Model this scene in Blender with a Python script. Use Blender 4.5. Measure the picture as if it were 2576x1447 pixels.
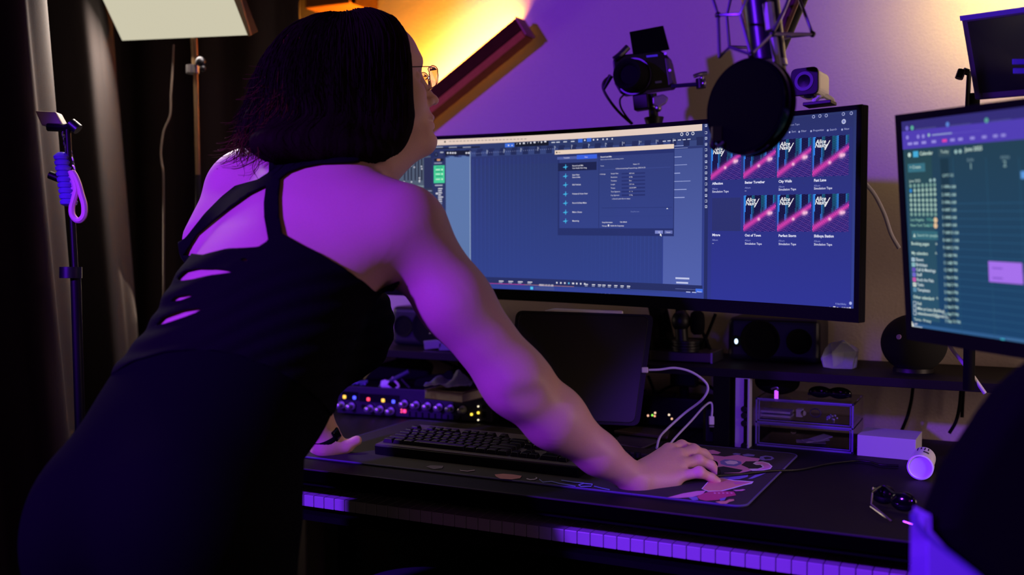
import bpy, bmesh, math, random
import numpy as np
from mathutils import Vector, Matrix, Euler
random.seed(7); rng = np.random.default_rng(7)
SC = bpy.context.scene; COL = SC.collection
for o in list(bpy.data.objects): bpy.data.objects.remove(o)

# ---------------------------------------------------------------- camera, light, exposure
FPX = 2600.0; YAW = math.radians(26.0); PITCH = math.atan(123.5/FPX)
CAM = np.array([0.0, -1.60, 1.19])
CR = np.array([math.cos(YAW), math.sin(YAW), 0.0]); CH = np.array([-math.sin(YAW), math.cos(YAW), 0.0]); ZZ = np.array([0, 0, 1.0])
CF = CH*math.cos(PITCH)-ZZ*math.sin(PITCH); CU = ZZ*math.cos(PITCH)+CH*math.sin(PITCH)
def ray(px, py): return CF+(px-1288)/FPX*CR+(723.5-py)/FPX*CU
def W(px, py, d): return CAM+d*ray(px, py)
def onz(px, py, z): r = ray(px, py); return CAM+(z-CAM[2])/r[2]*r
def ony(px, py, y): r = ray(px, py); return CAM+(y-CAM[1])/r[1]*r
def onx(px, py, x): r = ray(px, py); return CAM+(x-CAM[0])/r[0]*r

cd = bpy.data.cameras.new('camera'); co = bpy.data.objects.new('camera', cd); COL.objects.link(co)
cd.sensor_width = 36.0; cd.lens = FPX/2576*36.0; cd.clip_start = 0.05
M4 = Matrix(((CR[0], CU[0], -CF[0], CAM[0]), (CR[1], CU[1], -CF[1], CAM[1]), (CR[2], CU[2], -CF[2], CAM[2]), (0, 0, 0, 1)))
co.matrix_world = M4
cd.dof.use_dof = True; cd.dof.focus_distance = 1.93; cd.dof.aperture_fstop = 2.0
SC.camera = co

wd = bpy.data.worlds.new('world'); SC.world = wd; wd.use_nodes = True
wd.node_tree.nodes['Background'].inputs[0].default_value = (0.55, 0.42, 0.5, 1)
wd.node_tree.nodes['Background'].inputs[1].default_value = 0.012

def aim(o, loc, target, roll=None):
    o.location = loc
    d = Vector(target)-Vector(loc)
    o.rotation_euler = d.to_track_quat('-Z', 'Y').to_euler()
def light(name, kind, loc, target, energy, color, size=0.1, size_y=None, spread=None, spot=None, blend=0.3):
    l = bpy.data.lights.new(name, kind); o = bpy.data.objects.new(name, l); COL.objects.link(o)
    l.energy = energy; l.color = color
    if kind == 'AREA':
        l.size = size
        if size_y: l.shape = 'RECTANGLE'; l.size_y = size_y
        if spread: l.spread = spread
    elif kind == 'SPOT':
        l.shadow_soft_size = size; l.spot_size = spot; l.spot_blend = blend
    else: l.shadow_soft_size = size
    aim(o, loc, target); return o
VIOLET = (0.175, 0.020, 1.0)
KL = np.array((-1.75, -2.0, 1.88))
light('violet_key_light', 'SPOT', KL, KL+np.array((math.sin(math.radians(31)), math.cos(math.radians(31)), -.34)), 390, VIOLET, 0.05, spot=math.radians(58), blend=0.12)
RL_ = (0.02, -1.95, 1.80)
light('violet_desk_fill', 'SPOT', RL_, (-0.30, 0.20, 0.72), 115, VIOLET, 0.06, spot=math.radians(21.5), blend=0.35)  # unseen spot added, cone shaped to light only the right of the desk
light('magenta_fill_light', 'AREA', (-0.55, -2.3, 1.75), (-0.95, 0.0, 1.2), 0.8, (0.7, 0.07, 0.85), 0.4)  # weak magenta lamp added out of view to tint her skin
light('room_warm_fill', 'AREA', (0.9, -0.7, 2.25), (-0.7, 0.5, 1.0), 1.3, (1.0, 0.66, 0.46), 0.5)  # added lamp out of view, stands in for warm ambient room light
light('soft_front_fill', 'AREA', (0.75, -2.1, 1.32), (-0.6, 0.6, 0.95), 0.8, (1.0, 0.68, 0.52), 0.7)  # unseen warm lamp added to lift the low wall and desk
light('warm_left_fill', 'AREA', (-2.05, 0.42, 1.12), (-1.1, 0.72, 0.88), 1.6, (1.0, 0.74, 0.56), 0.3)  # added lamp hidden behind her, warms the wall at the left shelf
light('warm_side_fill', 'AREA', (0.75, 0.22, 1.02), (-0.7, 0.80, 0.88), 4.2, (1.0, 0.70, 0.56), 0.35)  # off-frame lamp added to brighten the wall under the shelf
light('violet_arm_fill', 'SPOT', (-0.55, -2.05, 1.22), (-0.66, -0.02, 1.03), 27, (0.09, 0.010, 1.0), 0.1, spot=math.radians(17), blend=1.0)  # narrow spot added for the arm alone, no visible source
light('wall_glow_light', 'AREA', (0.06, 0.58, 1.72), (0.03, 0.86, 1.73), 2.6, (1.0, 0.84, 0.2), 0.26, 0.20, spread=math.radians(125))
SC.view_settings.view_transform = 'Standard'; SC.view_settings.look = 'None'
SC.view_settings.exposure = 0.0; SC.view_settings.gamma = 1.0; SC.view_settings.use_curve_mapping = False

# ---------------------------------------------------------------- helpers
def lin(c):
    r = []
    for v in c[:3]:
        v = v/255.0; r.append(v/12.92 if v <= .04045 else ((v+.055)/1.055)**2.4)
    return tuple(r)
MATS = {}
def mat(name, rgb=(128, 128, 128), rough=0.6, metal=0.0, emit=None, es=1.0, bump=0.0, bscale=200.0, var=0.0, alpha=None, trans=0.0, ior=1.45, sss=0.0, coat=0.0, vcol=None, spec=0.5):
    if name in MATS: return MATS[name]
    m = bpy.data.materials.new(name); m.use_nodes = True; MATS[name] = m
    nt = m.node_tree; b = nt.nodes['Principled BSDF']; L = nt.links
    c = lin(rgb)
    b.inputs['Base Color'].default_value = (*c, 1); b.inputs['Roughness'].default_value = rough; b.inputs['Metallic'].default_value = metal
    b.inputs['IOR'].default_value = ior; b.inputs['Transmission Weight'].default_value = trans; b.inputs['Coat Weight'].default_value = coat
    b.inputs['Specular IOR Level'].default_value = spec
    if sss: b.inputs['Subsurface Weight'].default_value = sss; b.inputs['Subsurface Radius'].default_value = (0.012, 0.004, 0.002); b.inputs['Subsurface Scale'].default_value = 1.0
    if emit is not None:
        b.inputs['Emission Color'].default_value = (*lin(emit), 1); b.inputs['Emission Strength'].default_value = es
    if vcol:
        a = nt.nodes.new('ShaderNodeVertexColor'); a.layer_name = 'Col'
        if vcol == 'emit':
            L.new(a.outputs[0], b.inputs['Emission Color']); b.inputs['Emission Strength'].default_value = es
        else: L.new(a.outputs[0], b.inputs['Base Color'])
    tc = nt.nodes.new('ShaderNodeTexCoord')
    if bump or var:
        n = nt.nodes.new('ShaderNodeTexNoise'); n.inputs['Scale'].default_value = bscale; n.inputs['Detail'].default_value = 4
        L.new(tc.outputs['Object'], n.inputs['Vector'])
        if bump:
            bp = nt.nodes.new('ShaderNodeBump'); bp.inputs['Strength'].default_value = bump; bp.inputs['Distance'].default_value = 0.002
            L.new(n.outputs[0], bp.inputs['Height']); L.new(bp.outputs[0], b.inputs['Normal'])
        if var and not vcol:
            r = nt.nodes.new('ShaderNodeMix'); r.data_type = 'RGBA'
            r.inputs[6].default_value = (*[x*(1-var) for x in c], 1); r.inputs[7].default_value = (*[min(1, x*(1+var)) for x in c], 1)
            L.new(n.outputs[0], r.inputs[0]); L.new(r.outputs[2], b.inputs['Base Color'])
    return m
MW = {}
class MB:
    def __init__(s): s.v = []; s.f = []; s.c = []; s.col = None
    def add(s, vs, fs, color=None):
        n = len(s.v); s.v += [tuple(map(float, p)) for p in vs]; s.f += [tuple(i+n for i in f) for f in fs]
        s.c += [color or (1, 1, 1)]*len(fs); return s
    def box(s, c, size, rot=None, color=None):
        sx, sy, sz = [k/2 for k in size]
        P = [np.array((x*sx, y*sy, z*sz)) for x in (-1, 1) for y in (-1, 1) for z in (-1, 1)]
        if rot is not None: P = [np.array(rot) @ p for p in P]
        P = [p+np.array(c, float) for p in P]
        return s.add(P, [(0, 1, 3, 2), (4, 6, 7, 5), (0, 4, 5, 1), (2, 3, 7, 6), (0, 2, 6, 4), (1, 5, 7, 3)], color)
    def ring(s, c, ax, r, n, ref=None, ry=None):
        ax = np.array(ax, float); ax /= np.linalg.norm(ax)
        ref = np.array(ref if ref is not None else ((0, 0, 1) if abs(ax[2]) < .9 else (1, 0, 0)), float)
        a = np.cross(ref, ax); a /= np.linalg.norm(a); b = np.cross(ax, a); ry = ry or r
        return [np.array(c)+a*r*math.cos(2*math.pi*i/n)+b*ry*math.sin(2*math.pi*i/n) for i in range(n)]
    def cyl(s, a, b, r1, r2=None, n=20, cap=True, color=None):
        r2 = r1 if r2 is None else r2; a = np.array(a, float); b = np.array(b, float)
        V = s.ring(a, b-a, r1, n)+s.ring(b, b-a, r2, n)
        F = [(i, (i+1) % n, n+(i+1) % n, n+i) for i in range(n)]
        if cap: F += [tuple(range(n-1, -1, -1)), tuple(range(n, 2*n))]
        return s.add(V, F, color)
    def lathe(s, a, ax, prof, n=28, color=None):   # prof: list of (distance along axis, radius)
        a = np.array(a, float); ax = np.array(ax, float); ax /= np.linalg.norm(ax)
        V = []; F = []
        for h, r in prof: V += s.ring(a+ax*h, ax, max(r, 1e-5), n)
        for k in range(len(prof)-1):
            F += [(k*n+i, k*n+(i+1) % n, (k+1)*n+(i+1) % n, (k+1)*n+i) for i in range(n)]
        F += [tuple(range(n-1, -1, -1)), tuple(range((len(prof)-1)*n, len(prof)*n))]
        return s.add(V, F, color)
    def tube(s, pts, r, n=8, smooth=6, color=None):
        P = [np.array(p, float) for p in pts]
        if smooth and len(P) > 2:
            Q = [2*P[0]-P[1]]+P+[2*P[-1]-P[-2]]; o = []
            for i in range(1, len(Q)-2):
                for k in range(smooth):
                    t = k/smooth; a, b, c, d = Q[i-1], Q[i], Q[i+1], Q[i+2]
                    o.append(.5*((2*b)+(-a+c)*t+(2*a-5*b+4*c-d)*t*t+(-a+3*b-3*c+d)*t**3))
            P = o+[P[-1]]
        V = []; F = []; ref = None
        for i, p in enumerate(P):
            t = P[min(i+1, len(P)-1)]-P[max(i-1, 0)]; t = t/(np.linalg.norm(t)+1e-12)
            if ref is None:
                ref = np.cross(t, (0, 0, 1)) if abs(t[2]) < .9 else np.cross(t, (1, 0, 0))
            ref = ref-t*np.dot(ref, t); ref /= np.linalg.norm(ref)+1e-12; b = np.cross(t, ref)
            rr = r(i/(len(P)-1)) if callable(r) else r
            V += [p+ref*rr*math.cos(2*math.pi*k/n)+b*rr*math.sin(2*math.pi*k/n) for k in range(n)]
        m = len(P)
        for i in range(m-1): F += [(i*n+k, i*n+(k+1) % n, (i+1)*n+(k+1) % n, (i+1)*n+k) for k in range(n)]
        F += [tuple(range(n-1, -1, -1)), tuple(range((m-1)*n, m*n))]
        return s.add(V, F, color)
    def ell(s, c, r, n=16, m=10, rot=None, color=None):
        if np.isscalar(r): r = (r, r, r)
        V = []; F = []
        for j in range(m+1):
            th = math.pi*j/m
            for i in range(n):
                p = np.array((r[0]*math.sin(th)*math.cos(2*math.pi*i/n), r[1]*math.sin(th)*math.sin(2*math.pi*i/n), r[2]*math.cos(th)))
                if rot is not None: p = np.array(rot) @ p
                V.append(np.array(c)+p)
        for j in range(m): F += [(j*n+i, (j+1)*n+i, (j+1)*n+(i+1) % n, j*n+(i+1) % n) for i in range(n)]
        return s.add(V, F, color)
    def prism(s, poly, off, color=None):   # poly: 3d points, off: extrude vector
        n = len(poly); off = np.array(off, float); P = [np.array(p, float) for p in poly]
        V = P+[p+off for p in P]
        return s.add(V, [tuple(range(n-1, -1, -1)), tuple(range(n, 2*n))]+[(i, (i+1) % n, n+(i+1) % n, n+i) for i in range(n)], color)
    def build(s, name, m, parent=None, bevel=0, seg=2, smooth=False, w=True, auto=True):
        V = s.v
        if parent is not None and w:
            I = np.array(MW[parent.name].inverted()); A = np.c_[np.array(V), np.ones(len(V))]; V = (A @ I.T)[:, :3].tolist()
        me = bpy.data.meshes.new(name); me.from_pydata(V, [], s.f); me.update()
        b = bmesh.new(); b.from_mesh(me); bmesh.ops.remove_doubles(b, verts=b.verts, dist=1e-6)
        bmesh.ops.recalc_face_normals(b, faces=b.faces); b.to_mesh(me); b.free()
        me.materials.append(m)
        o = bpy.data.objects.new(name, me); COL.objects.link(o)
        if parent is not None: o.parent = parent; MW[o.name] = MW[parent.name].copy()
        else: MW[o.name] = Matrix.Identity(4)
        if bevel:
            md = o.modifiers.new('bevel', 'BEVEL'); md.width = bevel; md.segments = seg; md.limit_method = 'ANGLE'; md.angle_limit = math.radians(40)
        if smooth:
            me.polygons.foreach_set('use_smooth', [True]*len(me.polygons))
            try: me.set_sharp_from_angle(angle=math.radians(42))
            except Exception: pass
        return o
def meta(o, label=None, cat=None, group=None, kind=None):
    if label: o['label'] = label
    if cat: o['category'] = cat
    if group: o['group'] = group
    if kind: o['kind'] = kind
    return o
def thing(name, label, cat, loc=(0, 0, 0), rot=None, group=None):
    o = bpy.data.objects.new(name, None); COL.objects.link(o); o.empty_display_size = .02
    Mx = Matrix.Translation(Vector([float(x) for x in loc]))
    if rot is not None: Mx = Mx @ rot.to_4x4()
    o.matrix_world = Mx; MW[o.name] = Mx.copy(); meta(o, label, cat, group); return o
def copyobj(o, parent=None):
    c = o.copy(); COL.objects.link(c)
    if parent is not None: c.parent = parent
    MW[c.name] = MW[o.name].copy(); return c
def structure(o): o['kind'] = 'structure'; return o
def frame(t, u):   # columns: t (x axis), n = u x t , u
    t = np.array(t, float); t /= np.linalg.norm(t); u = np.array(u, float); u -= t*np.dot(u, t); u /= np.linalg.norm(u)
    return np.column_stack([t, np.cross(u, t), u])
BLK = mat('black_plastic', (10, 10, 10), .45, bump=.1, bscale=600, spec=.35)
BLKM = mat('black_matte', (7, 7, 7), .85, bump=.15, bscale=500, spec=.15)
BLKG = mat('black_gloss', (6, 6, 8), .12)
SILV = mat('brushed_silver', (170, 168, 172), .35, 1.0)
GREYM = mat('dark_grey_metal', (60, 60, 66), .4, .9)
WHT = mat('white_plastic', (215, 210, 205), .45)
CHROME = mat('chrome', (200, 200, 205), .15, 1.0)
# ---------------------------------------------------------------- room
def wallmat(name, rgb, sc=170, st=.6):
    m = mat(name, rgb, .85, bump=st, bscale=sc, var=.06); return m
WALLM = wallmat('wall_paint', (175, 158, 150))
o = MB().box((-.6, .91, 1.3), (4.4, .1, 2.6)).build('wall_back', WALLM); structure(o)
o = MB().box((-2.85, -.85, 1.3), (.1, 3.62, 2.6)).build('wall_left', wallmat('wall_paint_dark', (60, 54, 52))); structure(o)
o = MB().box((-.6, -.85, -.05), (4.6, 3.6, .1)).build('floor', mat('floor_carpet', (28, 25, 28), .95, bump=.6, bscale=400, var=.2)); structure(o)
# ceiling left dark
o = MB().box((-.6, -.85, 2.65), (4.6, 3.6, .1)).build('ceiling', wallmat('ceiling_paint', (40, 36, 40))); structure(o)
# ---------------------------------------------------------------- curtains
CURT = mat('curtain_cloth', (88, 80, 80), .8, bump=.3, bscale=900)
def curtain(name, label, ax, bx, amp, waves, z0, z1, ph=0, power=1.0):
    a = np.array(ax, float); b = np.array(bx, float); d = b-a; L = np.linalg.norm(d); t = d/L; n = np.array((t[1], -t[0]))
    N = int(waves*22); V = []; F = []; K = 14
    for j in range(K+1):
        z = z1+(z0-z1)*j/K
        for i in range(N+1):
            u = i/N; w = math.sin(2*math.pi*waves*u+ph+.35*math.sin(3*u*6.28+ph)+.12*math.sin(z*2.2+u*9))
            w = math.copysign(abs(w)**power, w)
            p = a+t*(u*L)+n*(amp*w*(1+.25*math.sin(5*u+z*1.3)))
            V.append((p[0], p[1], z))
    for j in range(K):
        for i in range(N): F.append((j*(N+1)+i, j*(N+1)+i+1, (j+1)*(N+1)+i+1, (j+1)*(N+1)+i))
    m = MB(); m.add(V, F); o = m.build(name, CURT, smooth=True)
    s = o.modifiers.new('thick', 'SOLIDIFY'); s.thickness = .003
    meta(o, label, 'curtain'); return o
def draped(label, prof, z0=.01, z1=2.58):
    P = [W(x, 723, d)[:2] for x, d in prof]; Q = [2*P[0]-P[1]]+P+[2*P[-1]-P[-2]]; R_ = []
    for i in range(1, len(Q)-2):
        for k in range(8):
            t = k/8; a, b, c, d = Q[i-1], Q[i], Q[i+1], Q[i+2]; R_.append(.5*((2*b)+(-a+c)*t+(2*a-5*b+4*c-d)*t*t+(-a+3*b-3*c+d)*t**3))
    R_.append(P[-1]); V = []; F = []; n = len(R_); K = 16
    for j in range(K+1):
        z = z1+(z0-z1)*j/K; lean = (1.45-z)*.055
        for i, p in enumerate(R_): V.append((p[0]+CR[0]*lean+.006*math.sin(z*3+i*.4), p[1]+CR[1]*lean+.006*math.cos(z*2.3+i*.5), z))
    for j in range(K):
        for i in range(n-1): F.append((j*n+i, j*n+i+1, (j+1)*n+i+1, (j+1)*n+i))
    o = MB().add(V, F).build('curtain', CURT, smooth=True); s_ = o.modifiers.new('thick', 'SOLIDIFY'); s_.thickness = .003; meta(o, label, 'curtain')
draped('black curtain at the far left edge with one broad lit fold', [(-330, 2.30), (-230, 2.16), (-150, 2.26), (-60, 2.32), (10, 2.20), (70, 2.12), (115, 2.14), (140, 2.20), (150, 2.32)])
draped('black curtain with a tall softly lit fold behind the pink strap', [(60, 2.68), (130, 2.74), (190, 2.66), (240, 2.57), (275, 2.57), (300, 2.64), (310, 2.76)])
curtain('curtain', 'flat dark curtain across the corner behind the light stand', (-2.75, .74), (-1.80, .77), .018, 5, .01, 2.58, 1.0)

# ---------------------------------------------------------------- wall light bar (wood, amber led behind)
ya = .80
A = ony(1318, 72, ya); B = ony(985, 345, ya)
d = (B-A); d /= np.linalg.norm(d); up = np.array((-d[2], 0, d[0])); up = up if up[2] > 0 else -up
r = thing('wall_light_bar', 'long diagonal wooden light bar on the wall glowing amber on its upper side', 'wall lamp', (A+B)/2)
WOODD = mat('dark_walnut', (60, 36, 14), .9, bump=.2, bscale=60, var=.3, spec=.04)
WOODL = mat('light_walnut', (165, 104, 44), .9, bump=.2, bscale=60, var=.2, spec=.04)
F0 = frame(d, up)
wu = .045
MB().box((A+B)/2+up*.009, (np.linalg.norm(B-A), .05, .036), F0).build('bar', WOODD, r, bevel=.003)
MB().box((A+B)/2-up*.019+np.array((0, .002, 0)), (np.linalg.norm(B-A)*.995, .05, .020), F0).build('lower_trim', WOODL, r, bevel=.002)
MB().box((A+B)/2+up*.025+np.array((0, .033, 0)), (np.linalg.norm(B-A)*.97, .012, .006), F0).build('light_strip', mat('amber_strip', (255, 170, 60), .5, emit=(255, 170, 60), es=3), r)
MB().box(A-d*.004, (.006, .056, .056), F0).build('end_cap', mat('warm_cap', (150, 90, 60), .5), r, bevel=.002)
mid = (A+B)/2
def lamp_rect(name, c, aimto, e, col, sx, sy, xdir, spread=None):
    l = bpy.data.lights.new(name, 'AREA'); o = bpy.data.objects.new(name, l); COL.objects.link(o)
    l.shape = 'RECTANGLE'; l.size = sx; l.size_y = sy; l.energy = e; l.color = col
    if spread: l.spread = spread
    z = -(np.array(aimto, float)-np.array(c, float)); z /= np.linalg.norm(z)
    x = np.array(xdir, float); x -= z*np.dot(x, z); x /= np.linalg.norm(x); y = np.cross(z, x)
    o.matrix_world = Matrix(((x[0], y[0], z[0], c[0]), (x[1], y[1], z[1], c[1]), (x[2], y[2], z[2], c[2]), (0, 0, 0, 1)))
    return o
c0 = mid+up*.034+np.array((0, .03, 0))
lamp_rect('amber_bar_light', c0, c0+up*1.0+np.array((0, .12, 0)), 8.5, (1.0, .37, .03), np.linalg.norm(B-A)*.95, .01, d, spread=math.radians(130))
# upper wooden fixture above the head
c = ony(850, -8, .79)
r = thing('wall_light_bar', 'brown wooden block lamp on the wall right above the hair, cut by the frame', 'wall lamp', c)
MB().box(c+np.array((0, .01, .06)), (.15, .12, .19)).build('bar', WOODL, r, bevel=.004)
MB().box(c+np.array((.083, .01, .06)), (.014, .11, .19)).build('end_cap', WOODD, r, bevel=.002)

# ---------------------------------------------------------------- led panel lamp on a stand
P0 = [W(238, -40, 2.52), W(306, 104, 2.58), W(628, 90, 2.42), W(570, -60, 2.36)]
n = np.cross(P0[1]-P0[0], P0[2]-P0[0]); n /= np.linalg.norm(n)
if np.dot(n, CAM-P0[0]) < 0: n = -n
ex = (P0[0]-P0[1]); P0[0] = P0[1]+ex*1.5; P0[3] = P0[2]+(P0[3]-P0[2])*1.5
top = W(487, 100, 2.5)
r = thing('studio_light', 'square white glowing light panel tilted above the left stand', 'studio light', top)
MB().prism([p-n*.004 for p in P0], -n*.03).build('housing', BLK, r)
cen = sum(P0)/4
MB().prism([p+(cen-p)*.02+n*.001 for p in P0], -n*.003).build('diffuser', mat('panel_glow', (30, 30, 28), .5, emit=(204, 198, 172), es=1.0), r)
bd = W(634, 88, 2.41); be = W(600, -30, 2.35)
MB().prism([P0[2]+n*.0, P0[3]+n*.0, be+(be-bd)*.4, bd], n*.006).build('barn_door', mat('panel_edge', (150, 120, 80), .5), r)
lamp_rect('panel_light', cen+n*.02, cen+n, 5.5, (1.0, .86, .72), .28, .28, P0[2]-P0[1])
# stand
r = thing('light_stand', 'tall thin metal stand holding the glowing panel', 'light stand', (top[0], top[1], 0))
BR = mat('warm_brass', (150, 120, 85), .4, .6)
MB().cyl(top+np.array((0, 0, .02)), W(492, 175, 2.5), .0085).build('upper_tube', BR, r, smooth=True)
lo = W(500, 520, 2.5)
MB().cyl(W(492, 170, 2.5), W(498, 445, 2.5), .0058).build('middle_tube', BR, r, smooth=True)
MB().cyl(W(498, 440, 2.5), (lo[0], lo[1], .35), .0065, .011).build('lower_tube', GREYM, r, smooth=True)
MB().cyl(W(485, 165, 2.5), W(485, 185, 2.5), .016).build('collar', SILV, r, smooth=True)
k = W(505, 155, 2.48)
MB().cyl(W(495, 158, 2.49), k, .005).ell(k, .012).ell(W(510, 172, 2.48), .008).build('knob', GREYM, r, smooth=True)
for a in (0, 2.1, 4.2):
    MB().tube([(lo[0], lo[1], .55), (lo[0]+.25*math.cos(a), lo[1]+.22*math.sin(a)-.05, .02)], .009, smooth=0).build('leg', GREYM, r, smooth=True)
m = MB().tube([W(437, 112, 2.52), W(434, 180, 2.53), W(430, 240, 2.53), W(428, 290, 2.53), W(412, 330, 2.53), W(405, 380, 2.53), W(407, 410, 2.53), W(411, 440, 2.53), W(412, 560, 2.55), W(412, 760, 2.6)], .0024)
meta(m.build('lamp_cable', mat('pale_cable', (120, 105, 95), .5), smooth=True), 'thin pale cable hanging in waves below the glowing panel', 'cable')

# ---------------------------------------------------------------- left rig stand with clamp, keys and strap
q = 2.05
base = W(185, 700, q)
r = thing('rig_stand', 'dark thin rig stand before the curtains at far left', 'stand', (base[0], base[1], 0))
MB().cyl(W(170, 318, q), W(190, 700, q), .006).build('upper_tube', BLK, r, smooth=True)
MB().cyl(W(190, 690, q), (base[0]+.02, base[1], .1), .010).build('lower_tube', BLK, r, smooth=True)
MB().cyl(W(178, 672, q), W(178, 700, q), .021).build('collar', GREYM, r, smooth=True)
MB().cyl(W(125, 440, q), W(150, 450, q), .008).build('knob', BLK, r, smooth=True)
for a in (.4, 2.5, 4.6):
    MB().tube([(base[0]+.02, base[1], .4), (base[0]+.25*math.cos(a), base[1]+.22*math.sin(a), .02)], .009, smooth=0).build('leg', BLK, r, smooth=True)
r = thing('clamp', 'pale square-topped clamp fixed to the top of the far left stand', 'clamp', W(150, 315, q))
MB().prism([W(87, 278, q), W(140, 281, q), W(158, 314, q), W(104, 316, q)], -CF*-.03).build('plate', mat('pale_plate', (190, 170, 160), .5), r, bevel=.003)
MB().tube([W(120, 320, q), W(165, 322, q), W(195, 312, q)], .008, smooth=0).build('arm', BLK, r, smooth=True)
MB().cyl(W(178, 310, q), W(197, 326, q), .011).build('jaw', GREYM, r, smooth=True)
r = thing('key_chain', 'small metal chain hanging from the pale clamp', 'chain', W(168, 340, q))
for i in range(9):
    c = W(164+i*2.2, 338+i*11, q); m = MB()
    a = .9 if i % 2 else 0
    pts = [c+CR*.0055*math.cos(t)*math.cos(a)+CF*.0055*math.cos(t)*math.sin(a)+ZZ*.0075*math.sin(t) for t in np.linspace(0, 2*math.pi, 11)]
    m.tube(pts, .0018, n=6, smooth=0).build('link', SILV, r, smooth=True)
m = MB()
c1, c2 = W(157, 395, q), W(173, 508, q)
for i in range(9):
    c = c1+(c2-c1)*i/8; m.lathe(c-CU*.009, CU, [(0, .008), (.004, .0155), (.010, .017), (.015, .012), (.018, .008)], 14)
meta(m.build('fluted_charm', mat('violet_charm', (110, 90, 190), .4), smooth=True), 'violet ribbed charm hanging beside the pink strap', 'charm')
pts = [W(*p, q-.01) for p in ((178, 430), (186, 452), (192, 475), (187, 498), (181, 520), (182, 540), (192, 553), (203, 553), (212, 540), (212, 515), (205, 490), (198, 465), (190, 445), (182, 432))]
meta(MB().tube(pts, .006, n=8).build('wrist_strap', mat('pink_strap', (235, 180, 190), .6), smooth=True), 'pink looped wrist strap hanging from the chain at far left', 'strap')
m = MB()
for i in range(5):
    c = W(172+i*4, 452+i*10, q-.005); m.tube([c-CR*.014, c+ZZ*.005, c+CR*.014], .0045, n=6)
meta(m.build('hair_coil', mat('pale_coil', (210, 170, 190), .5), smooth=True), 'pale coiled cord wrapped around the top of the pink strap', 'coil')
# ---------------------------------------------------------------- person: one continuous surface from a distance field, in camera-axis metres
def PC(px, py, d): return np.array(((px-1288)/FPX*d, (723.5-py)/FPX*d, d))
def seg(a, b, st): n = max(1, int(round((b-a)/st))); return list(np.linspace(a, b, n+1)[:-1])
AXx = np.array(seg(-.80, -.42, .008)+seg(-.42, -.295, .0045)+seg(-.295, -.205, .006)+seg(-.205, -.12, .0026)+seg(-.12, .19, .006)+seg(.19, .375, .0026)+[.375])
AXy = np.array(seg(-1.24, -1.12, .007)+seg(-1.12, -.45, .014)+seg(-.45, -.375, .007)+seg(-.375, -.235, .0027)+seg(-.235, .215, .006)+seg(.215, .42, .0027)+seg(.42, .50, .006)+[.50])
AXd = np.array(seg(1.18, 1.73, .007)+seg(1.73, 1.95, .0029)+seg(1.95, 2.04, .006)+seg(2.04, 2.16, .0045)+seg(2.16, 2.32, .006)+[2.32])
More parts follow.
